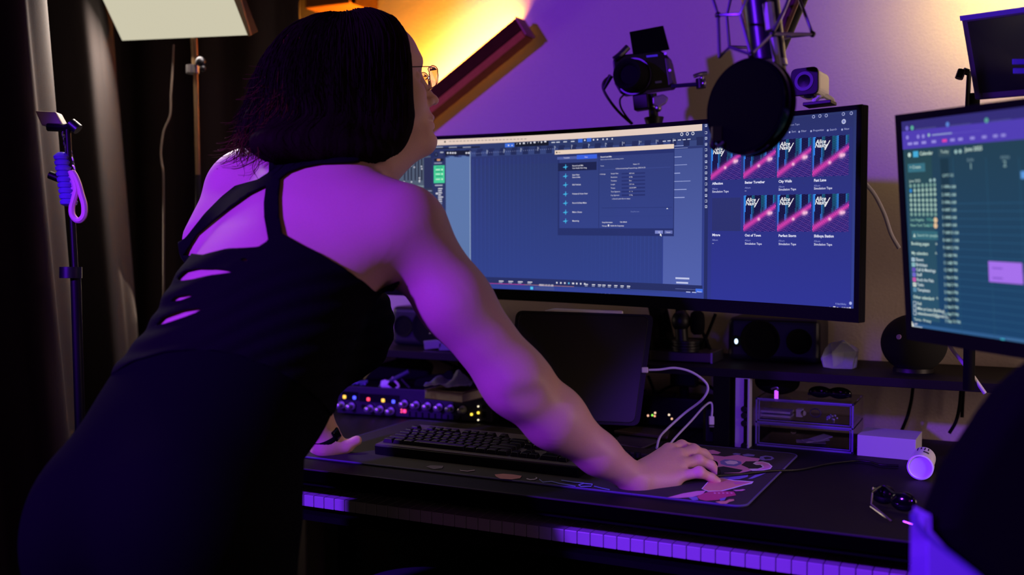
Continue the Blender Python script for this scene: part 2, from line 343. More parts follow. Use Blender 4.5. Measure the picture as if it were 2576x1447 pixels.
class Field:
    def __init__(s, ax): s.ax = ax; s.D = np.full([len(a) for a in ax], .3, np.float32); s.lab = None
    def sub(s, lo, hi):
        sl = []
        for a, l, h in zip(s.ax, lo, hi):
            i0 = np.searchsorted(a, l); i1 = np.searchsorted(a, h)
            sl.append(slice(max(0, i0-1), min(len(a), i1+1)))
        sl = tuple(sl)
        g = np.meshgrid(s.ax[0][sl[0]], s.ax[1][sl[1]], s.ax[2][sl[2]], indexing='ij', sparse=True)
        return sl, g
    def put(s, sl, d, k, op='add'):
        a = s.D[sl]
        if op == 'add':
            h = np.clip(.5+.5*(a-d)/k, 0, 1) if k > 0 else (a > d).astype(float)
            s.D[sl] = (a*(1-h)+d*h-k*h*(1-h)).astype(np.float32)
        else:   # carve
            d = -d; h = np.clip(.5+.5*(d-a)/k, 0, 1); s.D[sl] = (a*(1-h)+d*h+k*h*(1-h)).astype(np.float32)
    def cone(s, a, ra, b, rb, k=.02, op='add'):
        a = np.array(a); b = np.array(b); mg = max(ra, rb)+k+.03
        sl, (X, Y, Z) = s.sub(np.minimum(a, b)-mg, np.maximum(a, b)+mg)
        ab = b-a; L2 = ab@ab
        t = ((X-a[0])*ab[0]+(Y-a[1])*ab[1]+(Z-a[2])*ab[2])/L2; t = np.clip(t, 0, 1)
        d = np.sqrt((X-a[0]-t*ab[0])**2+(Y-a[1]-t*ab[1])**2+(Z-a[2]-t*ab[2])**2)-(ra+(rb-ra)*t)
        s.put(sl, d, k, op)
    def ell(s, c, r, k=.02, R=None, op='add'):
        c = np.array(c); r = np.array(r, float); mg = r.max()+k+.03
        sl, (X, Y, Z) = s.sub(c-mg, c+mg); X = X-c[0]; Y = Y-c[1]; Z = Z-c[2]
        R = np.eye(3) if R is None else np.array(R)   # rows: local axes
        q = [R[i][0]*X+R[i][1]*Y+R[i][2]*Z for i in range(3)]
        k0 = np.sqrt(sum((q[i]/r[i])**2 for i in range(3))); k1 = np.sqrt(sum((q[i]/r[i]**2)**2 for i in range(3)))
        s.put(sl, k0*(k0-1)/np.maximum(k1, 1e-9), k, op)
    def group(s, pts_lo, pts_hi):
        sl, g = s.sub(pts_lo, pts_hi); f = Field([a[q] for a, q in zip(s.ax, sl)]); return sl, f
    def mesh(s):
        D = s.D; nx, ny, nz = D.shape; S = D < 0
        c = [S[i:nx-1+i, j:ny-1+j, k:nz-1+k] for i in (0, 1) for j in (0, 1) for k in (0, 1)]
        al = c[0].copy(); an = c[0].copy()
        for q in c[1:]: al &= q; an |= q
        act = an & ~al; idx = np.argwhere(act); ID = -np.ones(act.shape, np.int32); ID[act] = np.arange(len(idx))
        pos = np.zeros((len(idx), 3)); cnt = np.zeros(len(idx))
        i, j, k = idx.T; ax = s.ax
        cor = [(a, b, e) for a in (0, 1) for b in (0, 1) for e in (0, 1)]
        val = {q: D[i+q[0], j+q[1], k+q[2]].astype(float) for q in cor}
        P = {q: np.stack([ax[0][i+q[0]], ax[1][j+q[1]], ax[2][k+q[2]]], 1) for q in cor}
        for q in cor:
            for d in range(3):
                if q[d] == 0:
                    e = list(q); e[d] = 1; e = tuple(e); va, vb = val[q], val[e]; m = (va < 0) != (vb < 0)
                    t = np.where(m, va/np.where(va-vb == 0, 1, va-vb), 0)
                    pos += m[:, None]*(P[q]+t[:, None]*(P[e]-P[q])); cnt += m
        pos /= cnt[:, None]
        F = []
        for d in range(3):
            a, b = [(1, 2), (2, 0), (0, 1)][d]
            sl0 = [slice(None)]*3; sl1 = [slice(None)]*3; sl0[d] = slice(0, -1); sl1[d] = slice(1, None)
            ch = S[tuple(sl0)] != S[tuple(sl1)]; e = np.argwhere(ch)
            ok = (e[:, a] > 0) & (e[:, b] > 0) & (e[:, a] < D.shape[a]-1) & (e[:, b] < D.shape[b]-1); e = e[ok]
            inside = S[tuple(e.T)]
            q = []
            for da, db in ((1, 1), (0, 1), (0, 0), (1, 0)):
                f = e.copy(); f[:, a] -= da; f[:, b] -= db; q.append(ID[tuple(f.T)])
            q = np.stack(q, 1); q[~inside] = q[~inside][:, ::-1]; F.append(q)
        F = np.concatenate(F); F = F[(F >= 0).all(1)]
        return pos, F
def vnormals(V, F):
    n = np.cross(V[F[:, 2]]-V[F[:, 0]], V[F[:, 3 if F.shape[1] > 3 else 1]]-V[F[:, 1 if F.shape[1] > 3 else 0]])
    if F.shape[1] == 3: n = np.cross(V[F[:, 1]]-V[F[:, 0]], V[F[:, 2]]-V[F[:, 0]])
    N = np.zeros_like(V)
    for c in range(F.shape[1]): np.add.at(N, F[:, c], n)
    return N/np.maximum(np.linalg.norm(N, axis=1), 1e-12)[:, None]
def relax(V, F, it, w=.5):
    E = np.concatenate([F[:, [i, (i+1) % F.shape[1]]] for i in range(F.shape[1])])
    for _ in range(it):
        A = np.zeros_like(V); C = np.zeros(len(V))
        for a, b in ((0, 1), (1, 0)): np.add.at(A, E[:, a], V[E[:, b]]); np.add.at(C, E[:, a], 1)
        V = V+w*(A/np.maximum(C, 1)[:, None]-V)
    return V
def c2w(V): return CAM+V[:, 0:1]*CR+V[:, 1:2]*CU+V[:, 2:3]*CF
def npmesh(name, V, F, m, parent=None, smooth=True, extra=None):
    me = bpy.data.meshes.new(name)
    if parent is not None:
        I = np.array(MW[parent.name].inverted()); V = (np.c_[V, np.ones(len(V))] @ I.T)[:, :3]
    me.vertices.add(len(V)); me.vertices.foreach_set('co', np.asarray(V, np.float32).ravel())
    if isinstance(F, np.ndarray):
        nl = F.shape[1]; me.loops.add(F.size); me.loops.foreach_set('vertex_index', F.astype(np.int32).ravel())
        me.polygons.add(len(F)); me.polygons.foreach_set('loop_start', np.arange(0, F.size, nl, dtype=np.int32)); me.polygons.foreach_set('loop_total', np.full(len(F), nl, np.int32))
        me.update(calc_edges=True); me.validate()
    else: me = bpy.data.meshes.new(name); me.from_pydata([tuple(v) for v in V], [], F)
    me.polygons.foreach_set('use_smooth', [smooth]*len(me.polygons)); me.materials.append(m); me.update()
    o = bpy.data.objects.new(name, me); COL.objects.link(o)
    if parent is not None: o.parent = parent; MW[o.name] = MW[parent.name].copy()
    else: MW[o.name] = Matrix.Identity(4)
    return o

# body frames (camera axes)
def nrm(v): v = np.array(v, float); return v/np.linalg.norm(v)
def rows(lat, axial):
    a = nrm(axial); l = np.array(lat, float); l = nrm(l-a*(l@a)); return np.array([l, a, np.cross(l, a)])
BF = Field([AXx, AXy, AXd])
LATH = (.88, 0, -.47); LATM = (.84, -.10, -.50); LATS = (.76, -.24, -.58)
AXI = PC(735, 560, 1.72)-PC(480, 1050, 1.53)
# legs first (below the frame)
VU = np.array((0, math.cos(PITCH), -math.sin(PITCH))); VF = np.array((0, math.sin(PITCH), math.cos(PITCH)))
HIP = PC(440, 1240, 1.52); LH = nrm(LATH)
fwd = nrm(np.cross(VU, LH)); fwd = fwd if fwd[2] > 0 else -fwd
hz = (CAM+HIP[0]*CR+HIP[1]*CU+HIP[2]*CF)[2]
for sd in (-1, 1):
    hj = HIP+LH*.090*sd-VU*.05-fwd*.01; kn = hj-VU*(hz-.05-.47)+fwd*.05+LH*.004*sd; an = kn-VU*.385-fwd*.02
    BF.cone(hj, .112, kn+VU*.03, .066, .05); BF.cone(kn, .064, kn-VU*.12-fwd*.022, .060, .03); BF.cone(kn-VU*.12-fwd*.02, .060, an, .040, .03)
    BF.cone(an-VU*.02, .038, an-VU*.045+fwd*.12, .032, .02); BF.cone(an-VU*.02, .04, an-VU*.045-fwd*.03, .032, .02)
# torso
BF.ell(PC(438, 1235, 1.52), (.172, .135, .135), .06, rows(LATH, (.12, .98, .1)))
BF.ell(HIP+LH*.085-fwd*.060-VU*.03, (.112, .135, .105), .05, rows(LATH, VU)); BF.ell(HIP-LH*.092-fwd*.055-VU*.075, (.105, .135, .105), .05, rows(LATH, VU))
BF.ell(PC(500, 1075, 1.56), (.172, .13, .118), .06, rows(LATH, (.35, .93, .2)))
BF.ell(PC(592, 925, 1.61), (.156, .12, .108), .06, rows(LATM, AXI))
BF.ell(PC(662, 780, 1.65), (.166, .12, .112), .06, rows(LATM, AXI))
BF.ell(PC(748, 640, 1.71), (.170, .12, .105), .06, rows(LATS, AXI))
BF.ell(PC(790, 565, 1.74), (.150, .09, .085), .05, rows(LATS, AXI))
# chest front (far side / underside)
BF.ell(PC(888, 812, 1.79), (.064, .078, .07), .05); BF.ell(PC(808, 862, 1.74), (.088, .072, .09), .05); BF.ell(PC(690, 760, 1.86), (.07, .075, .07), .05)
BF.ell(PC(640, 1000, 1.66), (.124, .12, .10), .06, rows(LATM, AXI))
# shoulders, neck
BF.cone(PC(800, 490, 1.76), .058, PC(1010, 560, 1.69), .064, .05)
BF.cone(PC(760, 480, 1.80), .052, PC(640, 470, 1.86), .060, .05)
BF.ell(PC(900, 600, 1.665), (.085, .075, .05), .05, rows(LATS, AXI))
BF.cone(PC(590, 490, 1.85), .050, PC(552, 610, 1.79), .062, .04); BF.ell(PC(655, 560, 1.78), (.075, .07, .045), .05, rows(LATS, AXI))
BF.cone(PC(800, 470, 1.78), .058, PC(905, 330, 1.83), .056, .04)
BF.cone(PC(870, 470, 1.74), .04, PC(930, 380, 1.82), .045, .04)
# torso body label field (kept apart from the arms)
import time as _t
TORSO = BF.D.copy()
# right arm
BF.cone(PC(1030, 600, 1.68), .064, PC(1145, 760, 1.68), .0565, .04)
BF.cone(PC(1145, 760, 1.68), .056, PC(1300, 962, 1.70), .0515, .03)
BF.cone(PC(1300, 962, 1.70), .0515, PC(1395, 1052, 1.735), .0485, .035)
BF.cone(PC(1395, 1052, 1.735), .0485, PC(1505, 1142, 1.78), .0345, .03)
BF.cone(PC(1505, 1142, 1.78), .0345, PC(1598, 1206, 1.815), .0255, .02)
BF.ell(PC(1352, 1004, 1.640), (.024, .009, .006), .028, op='carve')
# left arm
BF.cone(PC(635, 475, 1.87), .066, PC(668, 640, 1.93), .052, .04)
BF.cone(PC(668, 640, 1.93), .052, PC(690, 845, 2.00), .043, .02)
BF.cone(PC(690, 845, 2.00), .042, PC(770, 985, 2.05), .040, .02)
BF.cone(PC(770, 985, 2.05), .040, PC(822, 1098, 2.10), .025, .02)
# right hand on the mouse
wr = PC(1600, 1207, 1.817)
sl, G = BF.group(PC(1560, 1270, 1.74), PC(1830, 1080, 1.97))
mc = {'i': PC(1682, 1132, 1.885), 'm': PC(1706, 1146, 1.872), 'r': PC(1712, 1170, 1.855), 'p': PC(1702, 1200, 1.838)}
G.cone(wr, .0245, mc['i'], .0125, .012); G.cone(wr, .0245, mc['m'], .0125, .012); G.cone(wr, .0245, mc['r'], .0125, .012); G.cone(wr+np.array((0, -.004, 0)), .0235, mc['p'], .0125, .012)
G.cone(PC(1618, 1226, 1.815), .0195, PC(1690, 1218, 1.835), .0145, .012)
G.cone(PC(1625, 1190, 1.84), .020, PC(1668, 1172, 1.89), .016, .012)
G.cone(PC(1668, 1172, 1.89), .0145, PC(1715, 1180, 1.925), .0105, .008); G.cone(PC(1715, 1180, 1.925), .0100, PC(1752, 1187, 1.935), .0085, .004)
fing = [('i', [(1715, 1122, 1.91), (1745, 1128, 1.925), (1768, 1140, 1.932)], (.0105, .0095, .0088, .0078)),
        ('m', [(1745, 1133, 1.895), (1771, 1142, 1.907), (1785, 1154, 1.912)], (.0112, .0102, .0092, .0080)),
        ('r', [(1757, 1158, 1.872), (1788, 1170, 1.880), (1803, 1187, 1.884)], (.0112, .0100, .0090, .0080)),
        ('p', [(1760, 1189, 1.842), (1790, 1202, 1.850), (1809, 1214, 1.854)], (.0104, .0090, .0082, .0072))]
fields = []
for key, ps, rr in fing:
    g = Field(G.ax); p = [mc[key]]+[PC(*q) for q in ps]
    for i in range(3): g.cone(p[i], rr[i], p[i+1], rr[i+1], .004)
    g.ell(p[1]+np.array((0, .0006, 0)), (.0108, .0105, .0108), .006)
    fields.append(g.D)
fd = fields[0]
for g in fields[1:]: fd = np.minimum(fd, g)
h = np.clip(.5+.5*(G.D-fd)/.007, 0, 1); hd = G.D*(1-h)+fd*h-.007*h*(1-h)
a = BF.D[sl]; h = np.clip(.5+.5*(a-hd)/.012, 0, 1); BF.D[sl] = a*(1-h)+hd*h-.012*h*(1-h)
# left hand pressed on the desk, thumb to the right
w2 = PC(822, 1098, 2.10)
BF.cone(w2, .0255, PC(838, 1128, 2.11), .024, .015); BF.cone(PC(815, 1130, 2.09), .020, PC(795, 1142, 2.14), .017, .015)
BF.cone(PC(845, 1122, 2.10), .021, PC(872, 1124, 2.10), .0135, .012); BF.cone(PC(872, 1124, 2.10), .0125, PC(899, 1108, 2.105), .0095, .006)
BF.ell(PC(896, 1109, 2.105), (.0115, .0100, .0095), .004)
for i, (x, dd) in enumerate(((838, 2.20), (815, 2.215), (793, 2.21), (775, 2.19))):
    b0 = PC(830-i*10, 1136-i*1.5, 2.135); b1 = b0*.6+PC(x, 1120, dd)*.4+np.array((0, .006, 0)); b2 = PC(x, 1118, dd)
    b2 = b2-VU*((b2@VU)-((PC(800, 1150, 2.1))@VU)*1.0)*.35
    BF.cone(b0, .0115, b1, .0105, .004); BF.cone(b1, .0102, b2, .0082, .003)
# head: screen-placed features, midline runs back with the turn of the face
HD = 1.825
def HP(px, py, s=0.0):   # s metres toward the camera side of the face
    d = HD+(px-905)*.0007*.36
    return PC(px, py, d)+np.array((.35, 0, -.94))*s
Fd = nrm((.94, -.05, .35)); Sd = nrm((.35, 0, -.94)); RH = np.array([Fd, nrm(np.cross(Sd, Fd)), Sd])
BF.ell(HP(905, 185), (.100, .104, .074), .02, RH)
BF.ell(HP(978, 160), (.056, .066, .058), .02, RH)
BF.ell(HP(985, 275), (.062, .075, .052), .02, RH)
for s in (-.040, .040):
    BF.cone(HP(935, 340, s), .026, HP(1050, 352, s*.35), .018, .02)
    BF.ell(HP(1022, 248, s*.72), (.026, .030, .020), .02, RH)
BF.cone(HP(1000, 340), .035, HP(1060, 345), .022, .02)
BF.ell(HP(1073, 357), (.0155, .0165, .018), .012, RH)
BF.cone(HP(1048, 360), .021, PC(950, 425, 1.80), .040, .03)
BF.cone(HP(1036, 160, -.022), .013, HP(1036, 160, .022), .013, .012)
BF.ell(HP(1050, 306), (.030, .030, .026), .014, RH)
BF.cone(HP(1040, 185), .011, HP(1083, 246), .0085, .010)
BF.ell(HP(1090, 252), (.0105, .0095, .0095), .005, RH)
for s in (-.0105, .0105): BF.ell(HP(1076, 260, s), (.0095, .0085, .0065), .004, RH)
for s in (-.030, .030): BF.ell(HP(1044, 202, s), (.015, .011, .016), .008, RH, op='carve')
for s in (-.031, .031): BF.ell(HP(1031, 203, s), (.0125, .0125, .0125), .003, RH)
for s in (-.0052, .0052): BF.ell(HP(1085, 266, s), (.0035, .0025, .003), .002, RH, op='carve')
BF.cone(HP(1079, 298, -.014), .0050, HP(1079, 298, .014), .0050, .004); BF.ell(HP(1085, 296), (.006, .005, .010), .003, RH)
BF.cone(HP(1077, 316, -.012), .0058, HP(1077, 316, .012), .0058, .004); BF.ell(HP(1082, 316), (.006, .0055, .011), .003, RH)
BF.cone(HP(1094, 307, 0), .0022, HP(1066, 306, .030), .0030, .002, op='carve'); BF.cone(HP(1093, 307, 0), .0016, HP(1072, 308, -.026), .0022, .002, op='carve')
BF.ell(HP(1087, 336), (.010, .006, .018), .006, RH, op='carve')
BF.ell(HP(925, 235, .072), (.020, .030, .008), .008, RH); BF.ell(HP(925, 235, -.072), (.020, .030, .008), .008, RH)
BV, BFc = BF.mesh()
BV = relax(BV, BFc, 2, .45)
print('body', len(BV), len(BFc))
BN = vnormals(BV, BFc)
ctr = BV.mean(0)
# make sure normals face outwards
if np.mean(np.einsum('ij,ij->i', BN, BV-ctr)) < 0: BFc = BFc[:, ::-1].copy(); BN = -BN
SKIN = mat('skin', (226, 176, 150), .48, bump=.12, bscale=420, var=.07, sss=.12)
pw = c2w(HIP[None])[0]
person = thing('person', 'woman in black strappy tank top leaning over the desk with hand on mouse', 'person', (pw[0], pw[1], 0))
body = npmesh('body', c2w(BV), BFc, SKIN, person)
_w = c2w(BV); print('in desk', int(((_w[:,1]>-.01)&(_w[:,1]<.8)&(_w[:,2]>.726)&(_w[:,2]<.75)).sum()), 'minz over desk', _w[(_w[:,1]>.0)][:,2].min())
# ---- clothing cut from the body surface along traced outlines
PXV = np.stack([1288+FPX*BV[:, 0]/BV[:, 2], 723.5-FPX*BV[:, 1]/BV[:, 2]], 1)
def sdpoly(P, poly):   # + inside
    poly = np.array(poly, float); n = len(poly); dm = np.full(len(P), 1e9); ins = np.zeros(len(P), bool)
    for i in range(n):
        a = poly[i]; b = poly[(i+1) % n]; e = b-a; w = P-a
        t = np.clip((w@e)/max(e@e, 1e-9), 0, 1); dm = np.minimum(dm, np.hypot(*(w-t[:, None]*e).T))
        c = (a[1] <= P[:, 1]) != (b[1] <= P[:, 1])
        xx = a[0]+(P[:, 1]-a[1])*(b[0]-a[0])/(b[1]-a[1] if b[1] != a[1] else 1e-9)
        ins ^= c & (P[:, 0] < xx)
    return np.where(ins, dm, -dm)
def sampleD(Fld, V):   # nearest-cell label sample
    idx = [np.clip(np.searchsorted(a, V[:, i]), 0, len(a)-1) for i, a in enumerate(AXS)]
    return Fld[tuple(idx)]
AXS = [AXx, AXy, AXd]
tor = sampleD(TORSO, BV)            # large where the surface belongs to an arm
HEM = [(150, 1030), (212, 992), (262, 960), (345, 915), (420, 893), (485, 886), (550, 888), (610, 900), (680, 928), (740, 960), (800, 1010), (850, 1075), (900, 1140)]
TANKP = [(435, 640), (452, 612), (475, 601), (521, 544), (563, 502), (597, 475), (654, 460), (683, 441), (684, 380), (720, 380), (905, 390), (905, 414), (882, 415), (806, 418), (764, 426), (730, 439), (708, 456),
         (704, 502), (705, 551), (713, 595), (749, 616), (825, 654), (882, 688), (909, 707), (939, 730), (973, 742), (1006, 741), (1014, 800), (1014, 900), (1012, 1100)]+HEM[::-1]+[(150, 900), (330, 700), (380, 660)]
HOLES = [[(470, 641), (502, 593), (578, 532), (631, 494), (675, 472), (669, 517), (669, 555), (678, 612), (654, 628), (578, 633), (517, 648)],
         [(450, 708), (472, 688), (502, 681), (548, 681), (593, 689.5), (540, 700), (494, 709), (464, 711)],
         [(432, 764), (449, 751), (491, 743.5), (493, 748), (464, 759)],
         [(397, 826), (418, 804), (464, 787), (502, 780), (519, 783), (475, 800), (434, 815)],
         [(604, 660), (616, 656), (629, 656), (628, 664), (616, 663.5)]]
f = sdpoly(PXV, TANKP)
for hpoly in HOLES: f = np.minimum(f, -sdpoly(PXV, hpoly))
# front panel, far side of the trunk
ax_ = nrm(AXI); sp0 = PC(592, 925, 1.61); lat = nrm(np.array(LATM)-ax_*(np.array(LATM)@ax_)); fr = np.cross(lat, ax_); fr = fr if fr[2] > 0 else -fr
q = BV-sp0; aa = q@ax_; bb = q@fr
ffront = np.minimum(np.minimum((bb-.025)*1500, (.30-aa)*1500), sdpoly(PXV, [(100, 300), (1012, 300), (1012, 1100)]+HEM[::-1]))
f = np.maximum(f, ffront)
f = np.minimum(f, (.011-tor)*1500)
def cutmesh(V, F, N, f, off):
    T = np.concatenate([F[:, [0, 1, 2]], F[:, [0, 2, 3]]]); s = f[T] > 0; c = s.sum(1)
    nv = V+N*(off if np.isscalar(off) else off[:, None]); out = [tuple(t) for t in T[c == 3]]; ex = []; key = {}
    def cut(a, b):
        k = (min(a, b), max(a, b))
        if k not in key:
            t = f[a]/(f[a]-f[b]); key[k] = len(V)+len(ex); ex.append(nv[a]+t*(nv[b]-nv[a]))
        return key[k]
    for t, m in zip(T[(c == 1) | (c == 2)], s[(c == 1) | (c == 2)]):
        poly = []
        for i in range(3):
            a, b = int(t[i]), int(t[(i+1) % 3])
            if m[i]: poly.append(a)
            if m[i] != m[(i+1) % 3]: poly.append(cut(a, b))
        out.append(tuple(poly))
    A = np.concatenate([nv, np.array(ex)]) if ex else nv
    used = np.unique(np.concatenate([np.array(o) for o in out])); mp = -np.ones(len(A), int); mp[used] = np.arange(len(used))
    return A[used], [tuple(int(mp[i]) for i in o) for o in out]
CLOTH = mat('black_jersey', (11, 11, 10), .9, bump=.35, bscale=700, var=.2, spec=.1)
LEG = mat('navy_black_leggings', (9, 9, 10), .9, bump=.25, bscale=800, spec=.06)
wr_ = .0016*np.sin(PXV[:, 1]*.13+PXV[:, 0]*.045+2*np.sin(PXV[:, 0]*.011)) * np.clip((PXV[:, 1]-600)/120, 0, 1)
V2, F2 = cutmesh(BV, BFc, BN, f, .0038+wr_)
o = npmesh('tank_top', c2w(V2), F2, CLOTH, person); s = o.modifiers.new('thick', 'SOLIDIFY'); s.thickness = .0032; s.offset = -1
LG = [(-400, 1036), (100, 1030)]+[(x, y-26) for x, y in HEM[1:]]+[(1300, 1140), (1300, 4200), (-400, 4200)]
fl = np.minimum(sdpoly(PXV, LG), (.012-tor)*1500)
zf = c2w(BV)[:, 2]; fl = np.minimum(fl, (zf-.11)*1500)
V3, F3 = cutmesh(BV, BFc, BN, fl, .0028)
o = npmesh('leggings', c2w(V3), F3, LEG, person); s = o.modifiers.new('thick', 'SOLIDIFY'); s.thickness = .002; s.offset = -1
V4, F4 = cutmesh(BV, BFc, BN, (.125-zf)*1500, .004)
npmesh('shoes', c2w(V4), F4, BLKM, person)

# ---- hair
hx = np.arange(-.50, -.12, .005); hy = np.arange(.14, .50, .005); hd_ = np.arange(1.62, 2.02, .006)
HF = Field([hx, hy, hd_])
HF.ell(HP(862, 184), (.126, .102, .100), .02, RH)
HF.ell(HP(935, 118, .01), (.060, .060, .078), .03, RH)
HF.ell(HP(800, 250), (.100, .105, .098), .03, RH)
HF.ell(HP(890, 300, .050), (.095, .082, .045), .02, RH)
HF.ell(HP(958, 250, .064), (.042, .112, .022), .015, RH)
HF.ell(HP(958, 335, .060), (.028, .045, .024), .015, RH)
HF.ell(HP(800, 386, .092), (.112, .030, .032), .02, RH)
HF.ell(HP(690, 378, .060), (.050, .030, .040), .02, RH)
HF.ell(HP(790, 355, .02), (.085, .042, .085), .03, RH)
HF.ell(HP(700, 320, -.02), (.055, .050, .07), .03, RH)
HF.ell(HP(655, 325, -.03), (.032, .035, .05), .02, RH)
HF.ell(HP(735, 240, -.03), (.050, .070, .06), .03, RH)
HF.ell(HP(990, 415, -.055), (.012, .050, .014), .01, RH)
HF.ell(HP(1100, 260, -.01), (.050, .15, .050), .01, RH, op='carve')
HF.ell(HP(1060, 120, .0), (.030, .09, .066), .01, RH, op='carve')
HD0 = HF.D.copy()
HV, HFc = HF.mesh(); HV = relax(HV, HFc, 2, .5); HN = vnormals(HV, HFc)
if np.mean(np.einsum('ij,ij->i', HN, HV-HV.mean(0))) < 0: HFc = HFc[:, ::-1].copy(); HN = -HN
hc = HP(870, 200); qq = HV-hc; ang = np.arctan2(qq@Sd, qq@Fd)
HV = HV+HN*(.0006*np.sin(ang*31+3*np.sin(qq[:, 1]*12)+2*np.sin(ang*5))+.0007*np.sin(ang*83+qq[:, 1]*8))[:, None]
HAIR = mat('dark_auburn_hair', (26, 15, 11), .75, bump=.3, bscale=300, var=.3, spec=.03)
hair = npmesh('hair', c2w(HV), HFc, HAIR, person)
def hsd(p):
    i = [min(max(int(round((p[k]-a[0])/(a[1]-a[0]))), 0), len(a)-1) for k, a in enumerate((hx, hy, hd_))]; return HD0[i[0], i[1], i[2]]
m = MB(); crown = nrm(Fd*.05+np.array((0, 1, 0))*.95)
for k in range(620):
    if k < 240: a = random.uniform(2.2, 4.3)        # back and far waves
    else: a = random.uniform(.35, 5.6)
    th = random.uniform(.15, .5); end = random.uniform(1.75, 2.35); dir0 = Fd*math.cos(a)+Sd*math.sin(a); pts = []
    wob = random.uniform(-.14, .14); off = random.uniform(-.001, .004); N = 13; curl = .006 if 1.9 < a < 4.6 else .0015; phs = random.random()*6
    for i in range(N):
        t = i/(N-1); ph = th+(end-th)*t
        a2 = a+wob*t; dr = nrm((Fd*math.cos(a2)+Sd*math.sin(a2))*math.sin(ph)+np.array((0, 1, 0))*math.cos(ph))
        lo_, hi_ = .03, .26
        for _ in range(9):
            md = (lo_+hi_)/2
            if hsd(hc+dr*md) < 0: lo_ = md
            else: hi_ = md
        r = lo_+off*t+(curl*math.sin(t*16+phs)*t)+(.012*t**4 if curl > .004 else 0)
        pts.append(hc+dr*r)
    P = np.array(pts); P = np.r_[P[:1], (P[:-2]+P[1:-1]*2+P[2:])/4, P[-1:]]
    if max(np.linalg.norm(np.diff(P, axis=0), axis=1)) > .07: continue
    fwd_ = (P-hc)@Fd
    if fwd_.max() > .135: continue
    PX_ = 1288+FPX*P[:, 0]/P[:, 2]
    if PX_.max() > 1028: continue
    m.tube(c2w(P), lambda t: .0013*(1-.75*t), n=4, smooth=2)
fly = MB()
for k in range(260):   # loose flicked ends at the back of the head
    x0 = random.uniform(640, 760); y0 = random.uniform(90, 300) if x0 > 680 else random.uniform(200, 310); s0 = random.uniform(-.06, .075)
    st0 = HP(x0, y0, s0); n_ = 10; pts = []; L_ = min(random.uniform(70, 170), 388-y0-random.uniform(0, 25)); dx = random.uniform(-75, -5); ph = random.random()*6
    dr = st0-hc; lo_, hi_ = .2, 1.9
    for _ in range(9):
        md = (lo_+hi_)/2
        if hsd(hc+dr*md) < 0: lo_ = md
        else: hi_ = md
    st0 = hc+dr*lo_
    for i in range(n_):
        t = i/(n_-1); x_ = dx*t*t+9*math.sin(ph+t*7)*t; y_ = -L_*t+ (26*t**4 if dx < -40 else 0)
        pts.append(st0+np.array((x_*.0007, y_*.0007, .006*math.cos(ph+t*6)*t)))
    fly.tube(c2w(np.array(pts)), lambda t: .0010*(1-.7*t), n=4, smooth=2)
f_ = fly.build('flyaway_ends', mat('lit_hair_ends', (78, 48, 22), .7, spec=.05), person, smooth=True); f_['kind'] = 'stuff'; f_['label'] = 'wavy hair ends at the back with warm light painted in'  # warm light on the hair painted in as a lighter red-brown
o = m.build('hair_strands', HAIR, person, smooth=True); o['kind'] = 'stuff'; o['label'] = 'loose wavy strands'

# ---- glasses
MET = mat('thin_gold_frame', (190, 160, 130), .25, 1.0)
gl = m = MB()
def lens(s):
    c = HP(1072, 205, s); return [c+Sd*.025*math.copysign(abs(math.cos(t))**.45, math.cos(t))+np.array((0, 1, 0))*.020*math.copysign(abs(math.sin(t))**.45, math.sin(t))+Fd*(.004*math.cos(2*t)+.002) for t in np.linspace(0, 2*math.pi, 25)]
def c2wl(P): return list(c2w(np.array(P)))
for s in (-.031, .031): m.tube(c2wl(lens(s)), .0009, n=6, smooth=0)
m.tube(c2wl([HP(1074, 198, -.009), HP(1078, 194, 0), HP(1074, 198, .009)]), .001, n=6)
for s in (-1, 1): m.tube(c2wl([HP(1072, 186, s*.053), HP(1045, 186, s*.066), HP(960, 195, s*.078), HP(920, 215, s*.080)]), .001, n=6)
o = m.build('glasses', MET, person, smooth=True); o['label'] = 'thin metal framed glasses'
g = MB()
for s in (-.031, .031):
    L = c2wl(lens(s))[:-1]; g.prism(L, CF*.0008)
GLASS = mat('clear_glass', (250, 250, 250), .02, trans=1.0, ior=1.04)
g.build('lens', GLASS, o)
# ---- wrist watch on the left wrist
m = MB(); wd_ = nrm(PC(838, 1128, 2.11)-PC(770, 985, 2.05)); cw = PC(821, 1101, 2.098)
def cring(c, ax, r, n): return MB().ring(c2w(np.array([c]))[0], CR*ax[0]+CU*ax[1]+CF*ax[2], r, n)
A1 = cring(cw-wd_*.008, wd_, .0272, 28); A2 = cring(cw+wd_*.008, wd_, .0264, 28); m.add(A1+A2, [(i, (i+1) % 28, 28+(i+1) % 28, 28+i) for i in range(28)])
o = m.build('watch_band', BLKM, person, smooth=True); s = o.modifiers.new('t', 'SOLIDIFY'); s.thickness = .003; s.offset = 1
cwf = cw+nrm(PC(850, 1092, 2.08)-cw)*.029; R_ = frame(CR*wd_[0]+CU*wd_[1]+CF*wd_[2], c2w(np.array([cwf]))[0]-c2w(np.array([cw]))[0])
m = MB().box(c2w(np.array([cwf]))[0], (.024, .020, .008), R_); m.build('watch_case', BLKG, person, bevel=.003)
